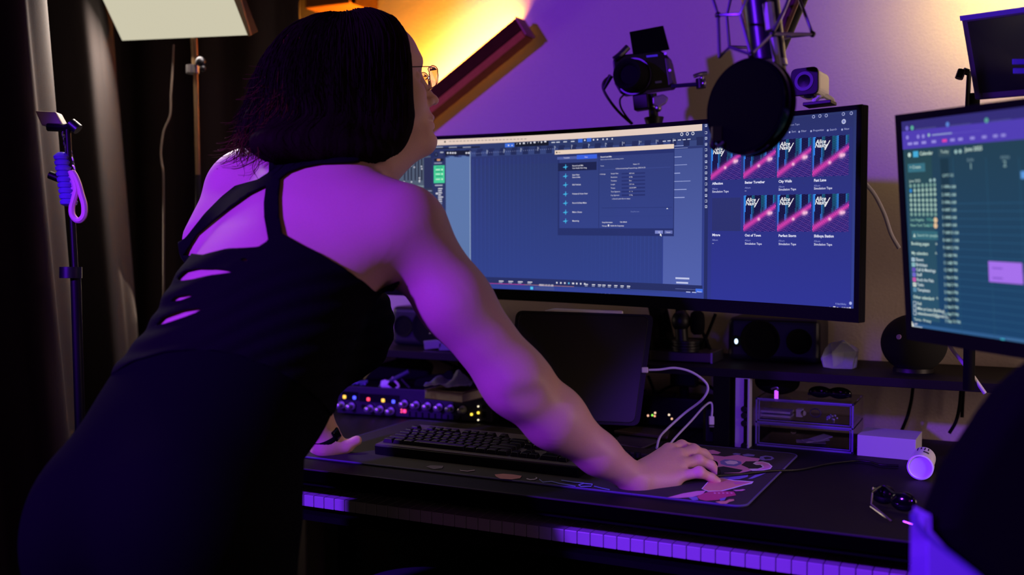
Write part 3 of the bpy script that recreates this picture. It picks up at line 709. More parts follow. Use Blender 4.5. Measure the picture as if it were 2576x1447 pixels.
# ---------------------------------------------------------------- monitors and what they show
class Screen:
    def __init__(s, P0, a0, R, Wd, z0, z1, lean=(0, 0, 0)):
        # P0 right end (x, y); tangent runs to the left; R radius; z0,z1 lower/upper edge heights at s=0
        s.P0 = np.array(P0, float); s.a0 = a0; s.R = R; s.W = Wd; s.z0 = z0; s.z1 = z1; s.lean = np.array(lean, float); s.tilt = 0.0
    def ang(s, q): return s.a0-q/s.R
    def pt(s, q, v, off=0.0):   # q metres from the right end, v metres up from z0, off toward the viewer
        if s.R > 50: p = s.P0+q*np.array((-math.cos(s.a0), math.sin(s.a0)))
        else:
            a0, a1 = s.a0, s.ang(q); p = s.P0+s.R*np.array((-(math.sin(a0)-math.sin(a1)), (math.cos(a1)-math.cos(a0))))
        a = s.ang(q); n = np.array((-math.sin(a), -math.cos(a)))
        r = np.array((*(p+n*off), s.z0+v+s.tilt*q))
        return r+s.lean*v
    def px(s, x, y):             # photo pixel -> (q, v) on the screen surface
        r = ray(x, y); lo, hi = -.3, s.W+.5
        q, v = .3, .2
        for _ in range(25):      # Newton on ray vs surface
            e = 1e-4
            def F(q, v):
                d = s.pt(q, v)-CAM; k = d@CF; return np.array(((d@CR)/k*FPX+1288-x, 723.5-(d@CU)/k*FPX-y))
            f0 = F(q, v); J = np.column_stack([(F(q+e, v)-f0)/e, (F(q, v+e)-f0)/e]); st = np.linalg.solve(J, f0)
            st = np.clip(st, -.2, .2); q -= st[0]; v -= st[1]
        return q, v
class UI:
    """flat marks lying on a screen surface, one mesh, face colours give the emitted colour"""
    def __init__(s, scr): s.s = scr; s.v = []; s.f = []; s.c = []; s.lay = 0
    def rectq(s, q0, v0, q1, v1, col, off, top=None):
        q0, q1 = min(q0, q1), max(q0, q1); v0, v1 = min(v0, v1), max(v0, v1)
        n = max(1, int((q1-q0)/.03)) if s.s.R < 50 else 1; b = len(s.v); c2 = top or col
        for i in range(n+1):
            q = q0+(q1-q0)*i/n; s.v += [s.s.pt(q, v0, off), s.s.pt(q, v1, off)]
        for i in range(n): s.f.append((b+2*i, b+2*i+2, b+2*i+3, b+2*i+1)); s.c.append((lin(col), lin(col), lin(c2), lin(c2)))
    def rect(s, x0, y0, x1, y1, col, lay=1, top=None):     # opposite corners as seen in the photo
        a = s.s.px(x0, y0); b = s.s.px(x1, y1); s.rectq(a[0], a[1], b[0], b[1], col, .0006+.00022*lay, top)
    def disc(s, x, y, r, col, lay=2, n=10):
        q, v = s.s.px(x, y); b = len(s.v)
        for i in range(n): s.v.append(s.s.pt(q+r*math.cos(6.2832*i/n), v+r*math.sin(6.2832*i/n), .0006+.00022*lay))
        s.f.append(tuple(range(b, b+n))); s.c.append(tuple(lin(col) for _ in range(n)))
    def poly(s, x, y, pts, sc, col, lay=3):
        q, v = s.s.px(x, y); b = len(s.v)
        for a, c in pts: s.v.append(s.s.pt(q-a*sc, v+c*sc, .0006+.00022*lay))
        s.f.append(tuple(range(b, b+len(pts)))); s.c.append(tuple(lin(col) for _ in pts))
    def text(s, x, y, t, h, col, lay=3, bold=0.0, slant=0, stretch=1.0):
        """baseline-left at photo pixel x,y; h = cap height in metres"""
        q, v = s.s.px(x, y)
        cu = bpy.data.curves.new('t', 'FONT'); cu.body = t; cu.size = h*1.42; cu.offset = bold*h; cu.resolution_u = 2; cu.shear = slant
        ob = bpy.data.objects.new('t', cu); COL.objects.link(ob); me = ob.to_mesh()
        b = len(s.v)
        for vv in me.vertices: s.v.append(s.s.pt(q-vv.co.x*stretch, v+vv.co.y, .0006+.00022*lay))
        for p in me.polygons:
            s.f.append(tuple(b+i for i in p.vertices)); s.c.append(tuple(lin(col) for _ in p.vertices))
        ob.to_mesh_clear(); bpy.data.objects.remove(ob); bpy.data.curves.remove(cu)
    def build(s, name, parent, es=1.0, label=None):
        I = np.array(MW[parent.name].inverted()); V = (np.c_[np.array(s.v), np.ones(len(s.v))] @ I.T)[:, :3]
        me = bpy.data.meshes.new(name); me.from_pydata([tuple(p) for p in V], [], s.f)
        ca = me.color_attributes.new('Col', 'FLOAT_COLOR', 'CORNER'); arr = np.ones((len(me.loops), 4), np.float32)
        i = 0
        for c in s.c:
            for q in c: arr[i, :3] = q; i += 1
        ca.data.foreach_set('color', arr.ravel())
        me.materials.append(mat('screen_pixels', (1, 1, 1), .6, vcol='emit', es=es, spec=.05)); o = bpy.data.objects.new(name, me); COL.objects.link(o)
        o.parent = parent; MW[o.name] = MW[parent.name].copy()
        if label: o['label'] = label
        return o
def slab(scr, q0, q1, v0, v1, f0, f1, nq=40, m=None):
    """curved board between offsets f0 (front) and f1 (back)"""
    m = m or MB(); V = []; F = []
    for i in range(nq+1):
        q = q0+(q1-q0)*i/nq; V += [scr.pt(q, v0, f0), scr.pt(q, v1, f0), scr.pt(q, v1, f1), scr.pt(q, v0, f1)]
    for i in range(nq):
        for a in range(4): F.append((4*i+a, 4*i+(a+1) % 4, 4*i+4+(a+1) % 4, 4*i+4+a))
    F += [(3, 2, 1, 0), tuple(4*nq+k for k in range(4))]
    m.add(V, F); return m

# big curved monitor
PR = W(2166, 536, 1.745)
zt = W(2175, 264, 1.745)[2]; zb = W(2172, 814, 1.745)[2]
S1 = Screen(PR[:2], math.radians(26.6), 2.2, 1.19, zb, zt); H1 = zt-zb
# height drift along the width, measured at the left part of the screen
_q, _v = S1.px(1200, 338); S1.tilt = (_v-H1)/_q*1.0
bz = .0085
mon = thing('monitor', 'very wide curved monitor showing a blue recording program and album covers', 'monitor', S1.pt(.55, 0))
slab(S1, 0, S1.W, 0, H1, -.001, -.018).build('back_shell', BLKM, mon, bevel=.002)
fr = MB()
BB = .024    # deeper lower bezel
slab(S1, 0, S1.W, H1-bz, H1, .0022, -.001, m=fr); slab(S1, 0, S1.W, 0, BB, .0022, -.001, m=fr)
slab(S1, 0, bz*1.2, BB, H1-bz, .0022, -.001, 2, m=fr); slab(S1, S1.W-bz*1.2, S1.W, BB, H1-bz, .0022, -.001, 2, m=fr)
fr.build('bezel', mat('bezel_black', (9, 9, 7), .7, spec=.08), mon)
slab(S1, .2, .95, .08, H1-.08, -.018, -.045).build('rear_housing', BLKM, mon, bevel=.01)
u = UI(S1); L0 = -2.0
q0, q1 = bz*1.2, S1.W-bz*1.2
for i in range(24):   # base field, screen reflection painted in here and on windows: brighter toward lower edge
    a = q0+(q1-q0)*i/24; b_ = q0+(q1-q0)*(i+1)/24; u.rectq(a, BB, b_, H1-bz, (52, 66, 150), .0003, top=(44, 54, 104))
BLU = (53, 70, 150); DK = (36, 44, 88); WH = (220, 220, 232); LT = (78, 96, 165); CREAM = (226, 200, 190)
# recording program window
u.rect(990, 382, 1770, 365, DK, 1)
u.rect(985, 372, 1768, 311, CREAM, 2) if False else None
def band(x0, x1, yf0, yf1, col, lay=1, n=14, top=None):
    """strip following the screen between two photo y-lines given at x0 and x1"""
    a = S1.px(x0, yf0[0]); b = S1.px(x1, yf0[1]); c = S1.px(x0, yf1[0]); d = S1.px(x1, yf1[1])
    va, vc = (a[1]+b[1])/2, (c[1]+d[1])/2; u.rectq(a[0], va, b[0], vc, col, .0006+.00022*lay, top)
band(900, 1767, (352, 308), (371, 330), (228, 205, 192), 1)             # cream title bar
u.disc(1120, 357, .0022, (20, 20, 20))
for i in range(22): u.rect(1130+i*9, 357-i*.3, 1136+i*9, 355-i*.3, (150, 135, 130), 2)
band(900, 1767, (371, 330), (388, 352), (46, 58, 105), 1)               # tool row
band(1090, 1767, (386, 350), (398, 366), (56, 70, 124), 1)              # ruler
u.rect(1090, 376, 1208, 368, (28, 32, 52), 2)
for x in (1095, 1130, 1165): u.rect(x, 372, x+20, 369, (150, 155, 175), 3)
u.rect(1271, 371, 1294, 360, (64, 110, 220), 2); u.disc(1280, 366, .0018, WH, 3); u.disc(1289, 366, .0014, WH, 3)
u.rect(1296, 370, 1381, 355, (24, 27, 45), 2)
for i, x in enumerate(range(1300, 1380, 9)):
    if i % 3 == 0: u.poly(x, 364-i*.7, [(0, 0), (1, .4), (2.2, 3), (1.6, 3.4)], .0011, WH, 3)
    elif i % 3 == 1: u.disc(x, 362-i*.6, .0019, WH, 3)
    else: u.rect(x-2, 364-i*.7, x+3, 360-i*.7, WH, 3)
for x in (1388, 1400, 1418, 1437): u.rect(x, 360-(x-1388)*.05, x+9, 357-(x-1388)*.05, (200, 205, 220), 3); u.rect(x, 354-(x-1388)*.05, x+11, 352-(x-1388)*.05, (120, 126, 160), 3)
u.rect(1455, 359, 1466, 349, (60, 105, 215), 2); u.rect(1477, 357, 1488, 347, (60, 105, 215), 2)
for x in (1472, 1494, 1504, 1518, 1528, 1541): u.disc(x, 353-(x-1472)*.05, .0018, WH, 3)
for x, y in ((1716, 338), (1730, 337), (1744, 336)): u.disc(x, y, .0035, WH, 3); u.disc(x, y, .0022, (46, 58, 105), 4)
for i in range(13):                                                      # bar numbers on the ruler
    x = 1183+i*42.6; y = 386-i*2.6; u.rect(x-.5, y+4, x+.6, y-6, (170, 178, 205), 3); u.text(x+1, y-1, str(i+1), .0032, (190, 195, 215), 3)
for i in range(96):
    x = 1184+i*5.3
    if x < 1395: u.rect(x, 388-(x-1183)*.06, x+1.4, 386-(x-1183)*.06, (120, 130, 175), 3)
for i, x in enumerate((1668, 1680, 1693, 1706, 1718, 1730)): u.rect(x, 357-i, x+8, 354-i, (190, 195, 215), 3)
u.rect(1183, 716, 1184.2, 386, (150, 170, 200), 3)                       # play line
u.rect(1122, 716, 1183, 392, (92, 118, 168), 1)                          # track list column
u.rect(1120, 392, 1183, 378, (26, 30, 48), 2)
for x in (1125, 1132, 1138, 1144, 1172, 1178): u.rect(x, 387, x+4, 383, WH, 3)
u.rect(1088, 716, 1122, 376, (44, 52, 96), 1)                            # channel strip
u.disc(1098, 389, .0052, (24, 28, 44), 2); u.disc(1098, 389, .003, (60, 70, 110), 3)
u.rect(1108, 385, 1116, 382, (180, 185, 200), 3); u.rect(1093, 406, 1116, 399, (28, 30, 45), 2); u.rect(1100, 405, 1108, 400, (210, 150, 110), 3)
u.rect(1093, 412, 1112, 409, (150, 155, 180), 3)
u.rect(1092, 461, 1119, 416, (70, 205, 150), 3)
for y in (421, 432, 444): u.rect(1097, y+1, 1114, y-1, (30, 110, 85), 4)
for y in (427, 438, 451): u.rect(1097, y+1.5, 1108, y-1, (200, 240, 215), 4); u.disc(1113, y, .0018, (230, 255, 235), 4)
u.rect(1095, 468, 1114, 465, (180, 185, 200), 3)
for i in range(7): u.rect(1103, 476+i*5.3, 1104+random.uniform(5, 12), 473.5+i*5.3, WH, 3)
u.rect(1097, 489, 1102, 485, WH, 3)
u.rect(1093, 514, 1113, 510, (120, 128, 160), 3); u.rect(1093, 524, 1114, 520, (60, 72, 130), 3)
u.rect(1005, 716, 1088, 392, (80, 92, 112), 1)                           # mixer
for x in (1017, 1026, 1034, 1044, 1052, 1060): u.rect(x, 454, x+3, 398, (34, 38, 54), 3)
for x, y in ((1016, 418), (1023, 422), (1035, 412), (1035, 417), (1043, 421), (1056, 448), (1056, 454), (1061, 419), (1062, 425), (1017, 458), (1036, 458), (1056, 457)): u.disc(x, y, .0017, WH, 4)
u.rect(1008, 472, 1067, 467, (120, 140, 150), 3)
u.rect(1068, 716, 1088, 396, (42, 48, 84), 2)
u.rect(1008, 716, 1090, 473, (48, 56, 80), 3)
u.disc(1043, 480, .004, (120, 124, 110), 4); u.disc(1061, 481, .004, (110, 120, 150), 4)
for y in (480, 490, 502): u.rect(1077, y+2, 1087, y-1, (130, 138, 165), 4)
u.rect(1184, 716, 1668, 398, (50, 66, 140), 1, top=(46, 58, 112))
for i in range(46):                                                      # faint weave of the empty arrange area
    x = 1190+i*10.3; u.rect(x, 714, x+.7, 400-(x-1183)*.05, (52, 68.5, 143), 1.6)
u.rect(1668, 716, 1768, 372, (82, 98, 172), 1, top=(66, 80, 142))
for y, w in ((367, 38), (373, 55), (395, 30), (415, 52), (436, 24), (456, 66), (477, 50), (497, 42)): u.rect(1697, y+1.5, 1697+w*.62, y-1.5, (150, 160, 210), 3)
u.rect(1700, 702, 1735, 699, (190, 196, 230), 3); u.rect(1702, 713, 1732, 710, (190, 196, 230), 3)
# dialog box
u.rect(1404, 592, 1698, 372, (40, 50, 108), 4); u.rect(1408, 574, 1696, 384, (52, 66, 136), 5, top=(50, 62, 122))
a_ = S1.px(1397, 390); b_ = S1.px(1697, 362); c_ = S1.px(1397, 380)
vb = (S1.px(1397, 390)[1]+S1.px(1697, 373)[1])/2; vt = (S1.px(1397, 380)[1]+S1.px(1697, 361)[1])/2
u.rectq(a_[0], vb, b_[0], vt, (232, 208, 190), .0006+.00022*7); u.disc(1402, 384, .0018, (15, 15, 15), 8); u.rect(1406, 384.5, 1411, 383, (90, 80, 80), 8)
u.rect(1403, 402, 1452, 393, (80, 92, 160), 6); u.rect(1452, 401, 1503, 388, (58, 96, 222), 6)
u.text(1419, 399, 'Template', .0028, WH, 7); u.text(1472, 397, 'New', .0028, WH, 7)
u.rect(1507, 574, 1508.5, 384, (34, 42, 90), 6)
u.rect(1405, 431, 1502, 407, (30, 36, 78), 6)
for y, t1, t2 in ((420, 'Record and Mix', 'Your Studio New Song'), (443, 'Start New', 'Demo & Mix'), (465, 'Edit Podcast', ''), (488, 'Podcast & Voice Over', ''), (511, 'Record & Beat Make', ''), (534, 'Make a Demo', ''), (556, 'Mastering', '')):
    yy = y+(556-y)*.0
    u.poly(1424, yy, [(-9, -1.2), (-4, .8), (-1, 1), (0, 7), (1, 7), (2, 1), (4, .2), (9, 1.6), (4, -1.6), (2, -1.6), (1, -7), (0, -7), (-1.5, -1.8), (-4, -2.4)], .00078, (70, 180, 232), 7)
    u.text(1441, yy+1.5 if not t2 else yy-1, t1, .0030, WH, 7, bold=.02)
    if t2: u.text(1441, yy+5, t2, .0027, WH, 7, bold=.02)
u.text(1512, 397, 'Record and Mix', .0030, WH, 7, bold=.03); u.text(1512, 403, 'Start a new recording and mixing session', .0024, (190, 196, 225), 7)
u.text(1512, 419, 'Name', .0024, (200, 205, 230), 7); u.rect(1530, 416, 1686, 409, (36, 44, 96), 6); u.text(1594, 415, 'Name 1.0', .0027, WH, 7)
u.rect(1512, 428, 1688, 420, (66, 80, 150), 6); u.text(1550, 426, 'C:/Documents/Songs/Projects/Songs_(2025.06.23)', .0025, WH, 7)
u.text(1510, 440, 'v Settings', .0026, WH, 7)
for i, (t1, t2) in enumerate((('Sample Rate', '48.0 kHz'), ('Resolution', '64 Bit'), ('Timebase', 'Bars'), ('Length', '5:30 min'), ('Tempo', '120.00 BPM'), ('Time Signature', '4  /  4'), ('Key Signature', 'C Maj'))):
    y = 438.5+i*9.1; u.text(1538, y, t1, .0026, WH, 7); u.rect(1565, y+.6, 1624, y-5, (40, 50, 108), 6); u.text(1584, y-.6, t2, .0025, WH, 7)
u.text(1541, 502, 'v Stretch audio files to tempo', .0026, WH, 7)
u.rect(1515, 523, 1692, 522, (40, 52, 112), 6); u.rect(1512, 544, 1690, 543.3, (44, 54, 118), 6); u.text(1588, 534, 'Drag files here', .0024, (120, 132, 190), 7)
u.poly(1680, 526, [(-2, 0), (2, 0), (0, 2)], .0012, WH, 7)
u.text(1516, 561, 'Song Information', .0026, WH, 7, bold=.02); u.text(1561, 560, 'Use default', .0026, WH, 7, bold=.02); u.text(1516, 570, 'Manager', .0026, WH, 7); u.rect(1530.5, 570, 1534, 565, WH, 7); u.text(1537, 569.5, 'Enable the Song setup', .0026, WH, 7, bold=.02)
u.rect(1649, 588, 1669, 580, (122, 132, 200), 6); u.rect(1673, 588, 1693, 580, (98, 108, 176), 6); u.text(1657, 586, 'OK', .0026, WH, 7); u.text(1677, 586, 'Cancel', .0026, WH, 7)
u.poly(1662, 587, [(0, 0), (0, -7), (2, -5), (3.4, -8), (4.6, -7.4), (3.2, -4.6), (5.4, -4.4)], .0008, (255, 255, 255), 8)
# transport and task bar
a_ = S1.px(1240, 724); b_ = S1.px(1768, 738)
u.rectq(S1.px(1010, 700)[0], BB+.0115, S1.px(1768, 700)[0], BB+.0255, (40, 48, 100), .0006+.00022*2)
vT = BB+.0165
def mark(x, v, w, h, col, lay=4): q = S1.px(x, 730)[0]; u.rectq(q, v, q-w, v+h, col, .0006+.00022*lay)
for x in list(range(1256, 1345, 24)): mark(x, vT, .012, .0018, WH); mark(x, vT-.003, .009, .0015, (160, 166, 200))
qx = S1.px(1357, 720); u.text(1357, 719.5, '00001.01.01.00', .0042, WH, 4, bold=.03)
for i, x in enumerate(range(1400, 1480, 10)): mark(x, vT, .0035 if i != 4 else .0052, .0035, WH if i != 3 else (90, 190, 240))
for x in (1472, 1490, 1505, 1516, 1530, 1546, 1562, 1578): mark(x, vT, .008, .0018, WH); mark(x, vT-.003, .007, .0015, (160, 166, 200))
mark(1700, vT, .05, .0006, (110, 120, 180)); mark(1727, vT-.006, .01, .002, (170, 178, 220)); mark(1742, vT-.006, .01, .002, (170, 178, 220))
q = S1.px(1751, 735)[0]; u.rectq(q, BB+.012, q-.016, BB+.019, (64, 112, 230), .0006+.00022*5); u.text(1755, 735.5, 'Details', .0026, WH, 6)
q = S1.px(1225, 728)[0]; qe = S1.px(1320, 731)[0]; u.rectq(q, BB+.0110, qe, BB+.0118, (220, 60, 170), .0006+.00022*4); u.rectq(qe, BB+.0110, S1.px(1445, 735)[0], BB+.0118, (190, 130, 120), .0006+.00022*4)
u.rectq(S1.px(1335, 735)[0], BB+.0015, S1.px(1342, 735)[0], BB+.0075, (80, 190, 235), .0006+.00022*4); u.rectq(S1.px(1346, 735)[0], BB+.0015, S1.px(1395, 735)[0], BB+.008, (66, 78, 140), .0006+.00022*3); u.text(1353, 738, 'Search', .0036, WH, 4)
for i, (x, c) in enumerate(zip(range(1404, 1560, 10), [(230, 230, 235), (200, 200, 210), (150, 160, 200), (240, 120, 150), (190, 200, 220), (225, 150, 190), (130, 140, 180), (180, 190, 220), (70, 200, 220), (160, 170, 210), (230, 200, 130), (120, 160, 240), (140, 150, 230), (120, 130, 180)])): u.disc(x, 737.5+i*.35, .0030, c, 4)
# notes window with covers
DB = (40, 48, 112)
u.rect(1771, 772, 2149, 283, (46, 54, 140), 2, top=(42, 50, 104))
u.rect(1771, 764, 1784, 300, (38, 46, 100), 3)
for i, y in enumerate((316, 334, 348, 363, 377, 392, 407, 421, 435, 449, 463, 478, 492, 506, 520)):
    u.rect(1774.5, y+3.6, 1780, y-3.4, (190, 196, 222), 4)
    if i % 3 == 1: u.disc(1777, y, .0020, (38, 46, 100), 5)
    elif i % 3 == 2: u.rect(1776, y+2, 1778.6, y-2, (38, 46, 100), 5)
    else: u.disc(1777.2, y-.5, .0015, (60, 70, 130), 5)
u.rect(1789, 757, 2146, 318, (47, 53, 148), 3, top=(42, 50, 112))
def cover(x0, y0, x1, y1):
    a = S1.px(x0, y0); b = S1.px(x1, y1); N = 46; off = .0006+.00022*5
    for i in range(N):
        for j in range(N):
            X = (i+.5)/N; Y = (j+.5)/N      # Y down
            tr = 0
            s1 = math.sin(X*21+Y*2.5*math.sin(X*5)+.8)+.6*math.sin(X*47+Y*3); glow = max(0, math.sin(X*9.3+.4))
            c = np.array((22, 20, 66.)) if s1 < .35 else np.array((50, 110, 235.))*(.45+.75*glow)+np.array((0, 30, 0))*(1-Y)
            c += 18*math.sin(i*7.3+j*3.1)
            yc_ = .92-.62*X; dd = Y-yc_
            if dd > -.06*(1+X): c = np.array((44, 34, 120.))+22*math.sin(i*5.7+j*9.1)
            w_ = .05+.05*math.sin(X*3)
            g = math.exp(-(dd/(.12-.04*X))**2)
            c = c*(1-g)+np.array((232, 70, 190.))*g*(.85+.25*math.sin(i*3.3+j*4.7))
            for gx, gy, gr in ((.48, .66, .045), (.80, .50, .07), (.87, .49, .04)):
                e = math.exp(-(((X-gx)**2+(Y-gy)**2)/gr**2)); c = c*(1-e)+np.array((255, 200, 225.))*e
            if dd > .14 and (i*13+j*7) % 11 < 3: c = c*.4+np.array((190, 110, 220.))*.4
            c = tuple(np.clip(c, 8, 255))
            qa = a[0]+(b[0]-a[0])*i/N; qb = a[0]+(b[0]-a[0])*(i+1)/N; va = a[1]+(b[1]-a[1])*j/N; vb2 = a[1]+(b[1]-a[1])*(j+1)/N
            k = len(u.v); u.v += [S1.pt(qa, va, off), S1.pt(qb, va, off), S1.pt(qb, vb2, off), S1.pt(qa, vb2, off)]
            u.f.append((k, k+1, k+2, k+3)); u.c.append((lin(c),)*4)
    w = x1-x0
    u.text(x0+w*.08, y0+(y1-y0)*.17, 'Alice', .0072, (235, 235, 240), 7, bold=.03, slant=.25); u.text(x0+w*.06, y0+(y1-y0)*.27, 'Nasty', .0072, (235, 235, 240), 7, bold=.03, slant=.25)
    u.poly(x0+w*.36, y0+(y1-y0)*.22, [(-1, -3.2), (0, -3.2), (4.4, 4), (3.6, 4)], .0022, (235, 235, 240), 7)
XC = [(1790, 1865), (1872, 1952), (1957, 2041), (2046, 2136)]
for k, (x0, x1) in enumerate(XC): cover(x0, 365-k*6.3, x1, 450-k*2.9) if k else cover(x0, 365, x1, 451)
for k, (x0, x1) in enumerate(XC):
    if k: cover(x0, 494-k*1.6, x1, 582+k*.6)
u.rect(1792, 581, 1865, 497, (44, 50, 110), 5)
for k, t in enumerate(('Affection', 'Better Together', 'City Walls', 'Fast Lane')):
    x = XC[k][0]+3; y = 465-k*2.6; u.text(x, y, t, .0046, (225, 225, 245), 6, bold=.045); u.text(x, y+12.5, 'Album', .0034, (140, 146, 210), 6); u.text(x, y+20, 'Simulation Tape' if k != 1 else '--', .0040, (215, 215, 240), 6, bold=.02)
for k, t in enumerate(('Mirage', 'Out of Town', 'Perfect Storm', 'Shibuya Station')):
    x = XC[k][0]+3; y = 594+k*1; u.text(x, y, t, .0046, (225, 225, 245), 6, bold=.045); u.text(x, y+12, 'Album', .0034, (140, 146, 210), 6); u.text(x, y+20.5, 'Simulation Tape' if k else '--', .0040, (215, 215, 240), 6, bold=.02)
for x, t in ((1988, 'Sort'), (2012, 'Filter'), (2042, 'Properties'), (2084, 'Search'), (2120, 'New')): u.text(x+5, 334-(x-1988)*.05, t, .0036, (165, 170, 215), 6); u.disc(x, 333-(x-1988)*.05, .0018, (165, 170, 215), 6)
for x, y in ((2048, 294), (2064, 292), (2080, 291), (2123, 287), (2143, 285)): u.disc(x, y, .0030, (170, 176, 220), 5); u.disc(x, y, .0020, (42, 50, 110), 6)
u.disc(2124, 306, .0042, (190, 195, 230), 5); u.disc(2124, 306, .0024, (120, 128, 190), 6); u.text(1975, 318, 'Simulation Tape', .0034, (150, 156, 205), 5)
u.text(2103, 766, '6 backlinks', .0034, (150, 160, 225), 5); u.disc(2141, 763, .0028, (170, 178, 235), 5)
u.poly(2089, 775, [(-2, 0), (2, 0), (0, 2.2)], .0011, WH, 5); u.rect(2097, 778, 2103, 771, WH, 4); u.rect(2098.5, 776, 2101.5, 773, (46, 54, 140), 5); u.rect(2106, 777, 2110, 773, WH, 4)
u.text(2118, 776, '12:35 PM', .0028, WH, 5); u.text(2115, 781.5, '2025-06-23', .0028, WH, 5); u.rect(2138, 780, 2142, 773, WH, 5)
u.build('display', mon, 1.0, 'lit display with program windows and album covers')
# monitor arm and foot behind
st = S1.pt(.55, .12, -.045)
meta(MB().tube([st, st+np.array((0.02, .10, -.05)), (st[0]+.02, .70, .95)], .022, smooth=4).build('support_arm', BLKM, mon, smooth=True))
MB().box((st[0]+.02, .72, .936), (.16, .12, .04)).build('foot', BLKM, mon, bevel=.005)

# right monitor
PA = W(2254, 290, 1.56); PB = W(2576, 247, 1.33)
tv = nrm([PB[0]-PA[0], PB[1]-PA[1]]); W2 = .612; H2 = .368
PE = np.array((PA[0], PA[1]))+tv*W2
PAl = W(2284, 854, 1.57)
a2 = math.atan2(-tv[1], tv[0])
z1 = PA[2]; z0 = PAl[2]; H2 = z1-z0; lean = (PA-PAl)/H2; lean[2] = 0
S2 = Screen(PE-lean[:2]*H2, a2, 1e4, W2, z0, z1, lean); S2.tilt = 0
zr = W(2576, 247, 1.33)[2]
S2.tilt = (z1-zr)/np.linalg.norm(PB[:2]-PA[:2]); S2.z0 = z0-S2.tilt*W2
mon2 = thing('monitor', 'angled flat monitor at the right edge showing a green week calendar', 'monitor', S2.pt(W2/2, 0))
slab(S2, 0, W2, 0, H2, -.001, -.028, 1).build('back_shell', BLK, mon2, bevel=.003)
fr = MB(); bt = .011; bs = .012; bbm = .021
slab(S2, 0, W2, H2-bt, H2, .0022, -.001, 1, m=fr); slab(S2, 0, W2, 0, bbm, .0022, -.001, 1, m=fr); slab(S2, 0, bs, bbm, H2-bt, .0022, -.001, 1, m=fr); slab(S2, W2-bs, W2, bbm, H2-bt, .0022, -.001, 1, m=fr)
fr.build('bezel', mat('bezel_black', (9, 9, 7), .7, spec=.08), mon2)
slab(S2, W2-.035, W2-.012, H2-.065, H2-.05, .001, .008, 1).build('bezel_clip', BLKM, mon2) if False else None
u = UI(S2)
GR = (150, 185, 185); G2 = (190, 215, 205)
u.rectq(bs, bbm, W2-bs, H2-bt, (27, 66, 106), .0003, top=(36, 64, 78))
vt_ = H2-bt; va_ = S2.px(2275, 331)[1]; vb_ = S2.px(2277, 376)[1]; vc_ = S2.px(2290, 812)[1]
u.rectq(bs, va_, W2-bs, vt_, (52, 46, 118), .0008); u.rectq(bs, vb_, W2-bs, va_, (80, 62, 178), .0008); u.rectq(bs, bbm, W2-bs, vc_, (48, 92, 140), .0008)
u.rect(2366, 400, 2408, 815, (24, 52, 78), 1, top=(28, 54, 70)); u.rect(2277, 384, 2366, 812, (42, 82, 108), 1, top=(38, 70, 78))
for x, y, c in ((2283, 323, (110, 100, 200)), (2296, 322, (90, 170, 150)), (2385, 313, (90, 130, 210)), (2483, 303, (90, 160, 150))): u.disc(x, y, .0036, c, 2)
for x, y in ((2304, 322), (2392, 313), (2492, 302)): u.rect(x, y+4, x+52, y-3, (92, 94, 152), 2)
for x, y in ((2284, 346), (2311, 344), (2324, 343)): u.disc(x, y, .0032, (140, 130, 215), 2)
u.disc(2338, 340, .0026, GR, 2); u.rect(2346, 342, 2396, 333, (140, 150, 200), 2); u.rect(2398, 336, 2470, 328, (108, 98, 190), 2)
for i, x in enumerate((2285, 2300, 2320, 2345, 2372, 2392, 2412, 2442, 2472, 2500, 2520)): u.rect(x, 366-(x-2285)*.092, x+11, 358-(x-2285)*.092, (150, 140, 220) if i != 4 else (225, 70, 170), 2)
u.disc(2289, 390, .0034, G2, 2); u.rect(2299, 396, 2311, 380, (70, 170, 215), 2); u.text(2315, 391, 'Calendar', .0052, G2, 2, bold=.03)
u.rect(2362, 395, 2392, 372, (48, 74, 88), 2); u.text(2368, 386, 'Today', .0044, G2, 3); u.disc(2406, 382, .003, GR, 2); u.disc(2417, 381, .003, GR, 2); u.text(2429, 381, 'June 2025', .0056, G2, 2, bold=.03)
u.rect(2286, 434, 2328, 410, (56, 112, 130), 2); u.text(2290, 425, '+ Create', .0046, (200, 225, 210), 3)
u.text(2289, 459, 'June 2025', .0042, G2, 2); u.disc(2342, 454, .0026, GR, 2); u.disc(2352, 453, .0026, GR, 2)
for r_ in range(7):
    for c_ in range(7):
        u.disc(2292+c_*10.1+r_*.4, 468+r_*11.9-(c_*.5 if r_ < 3 else 0), .0029, (45, 130, 205) if (r_, c_) == (1, 0) else (120, 158, 150) if r_ < 1 or r_ > 5 else (150, 182, 172), 2)
u.text(2292, 556, 'Los Angeles', .0042, (150, 205, 185), 2); u.text(2333, 556, '9:35am', .0040, (110, 190, 170), 2); u.disc(2355, 554, .0040, (225, 190, 150), 2)
u.text(2292, 570, 'New York Time', .0042, (150, 205, 185), 2); u.text(2333, 570, '12:35', .0040, (110, 190, 170), 2); u.disc(2355, 568, .0040, (225, 190, 150), 2)
u.rect(2296, 602, 2360, 582, (52, 104, 120), 2); u.poly(2302, 592, [(-2, -2), (2, -2), (0, 2.4)], .0013, G2, 3); u.text(2309, 595, 'Search for people', .0042, (170, 210, 200), 3)
u.text(2294, 616, 'Booking pages', .0046, G2, 2, bold=.03); u.text(2354, 619, '+', .006, G2, 2)
u.text(2295, 640, 'My calendars', .0046, G2, 2, bold=.03); u.text(2354, 644, '^', .006, G2, 2)
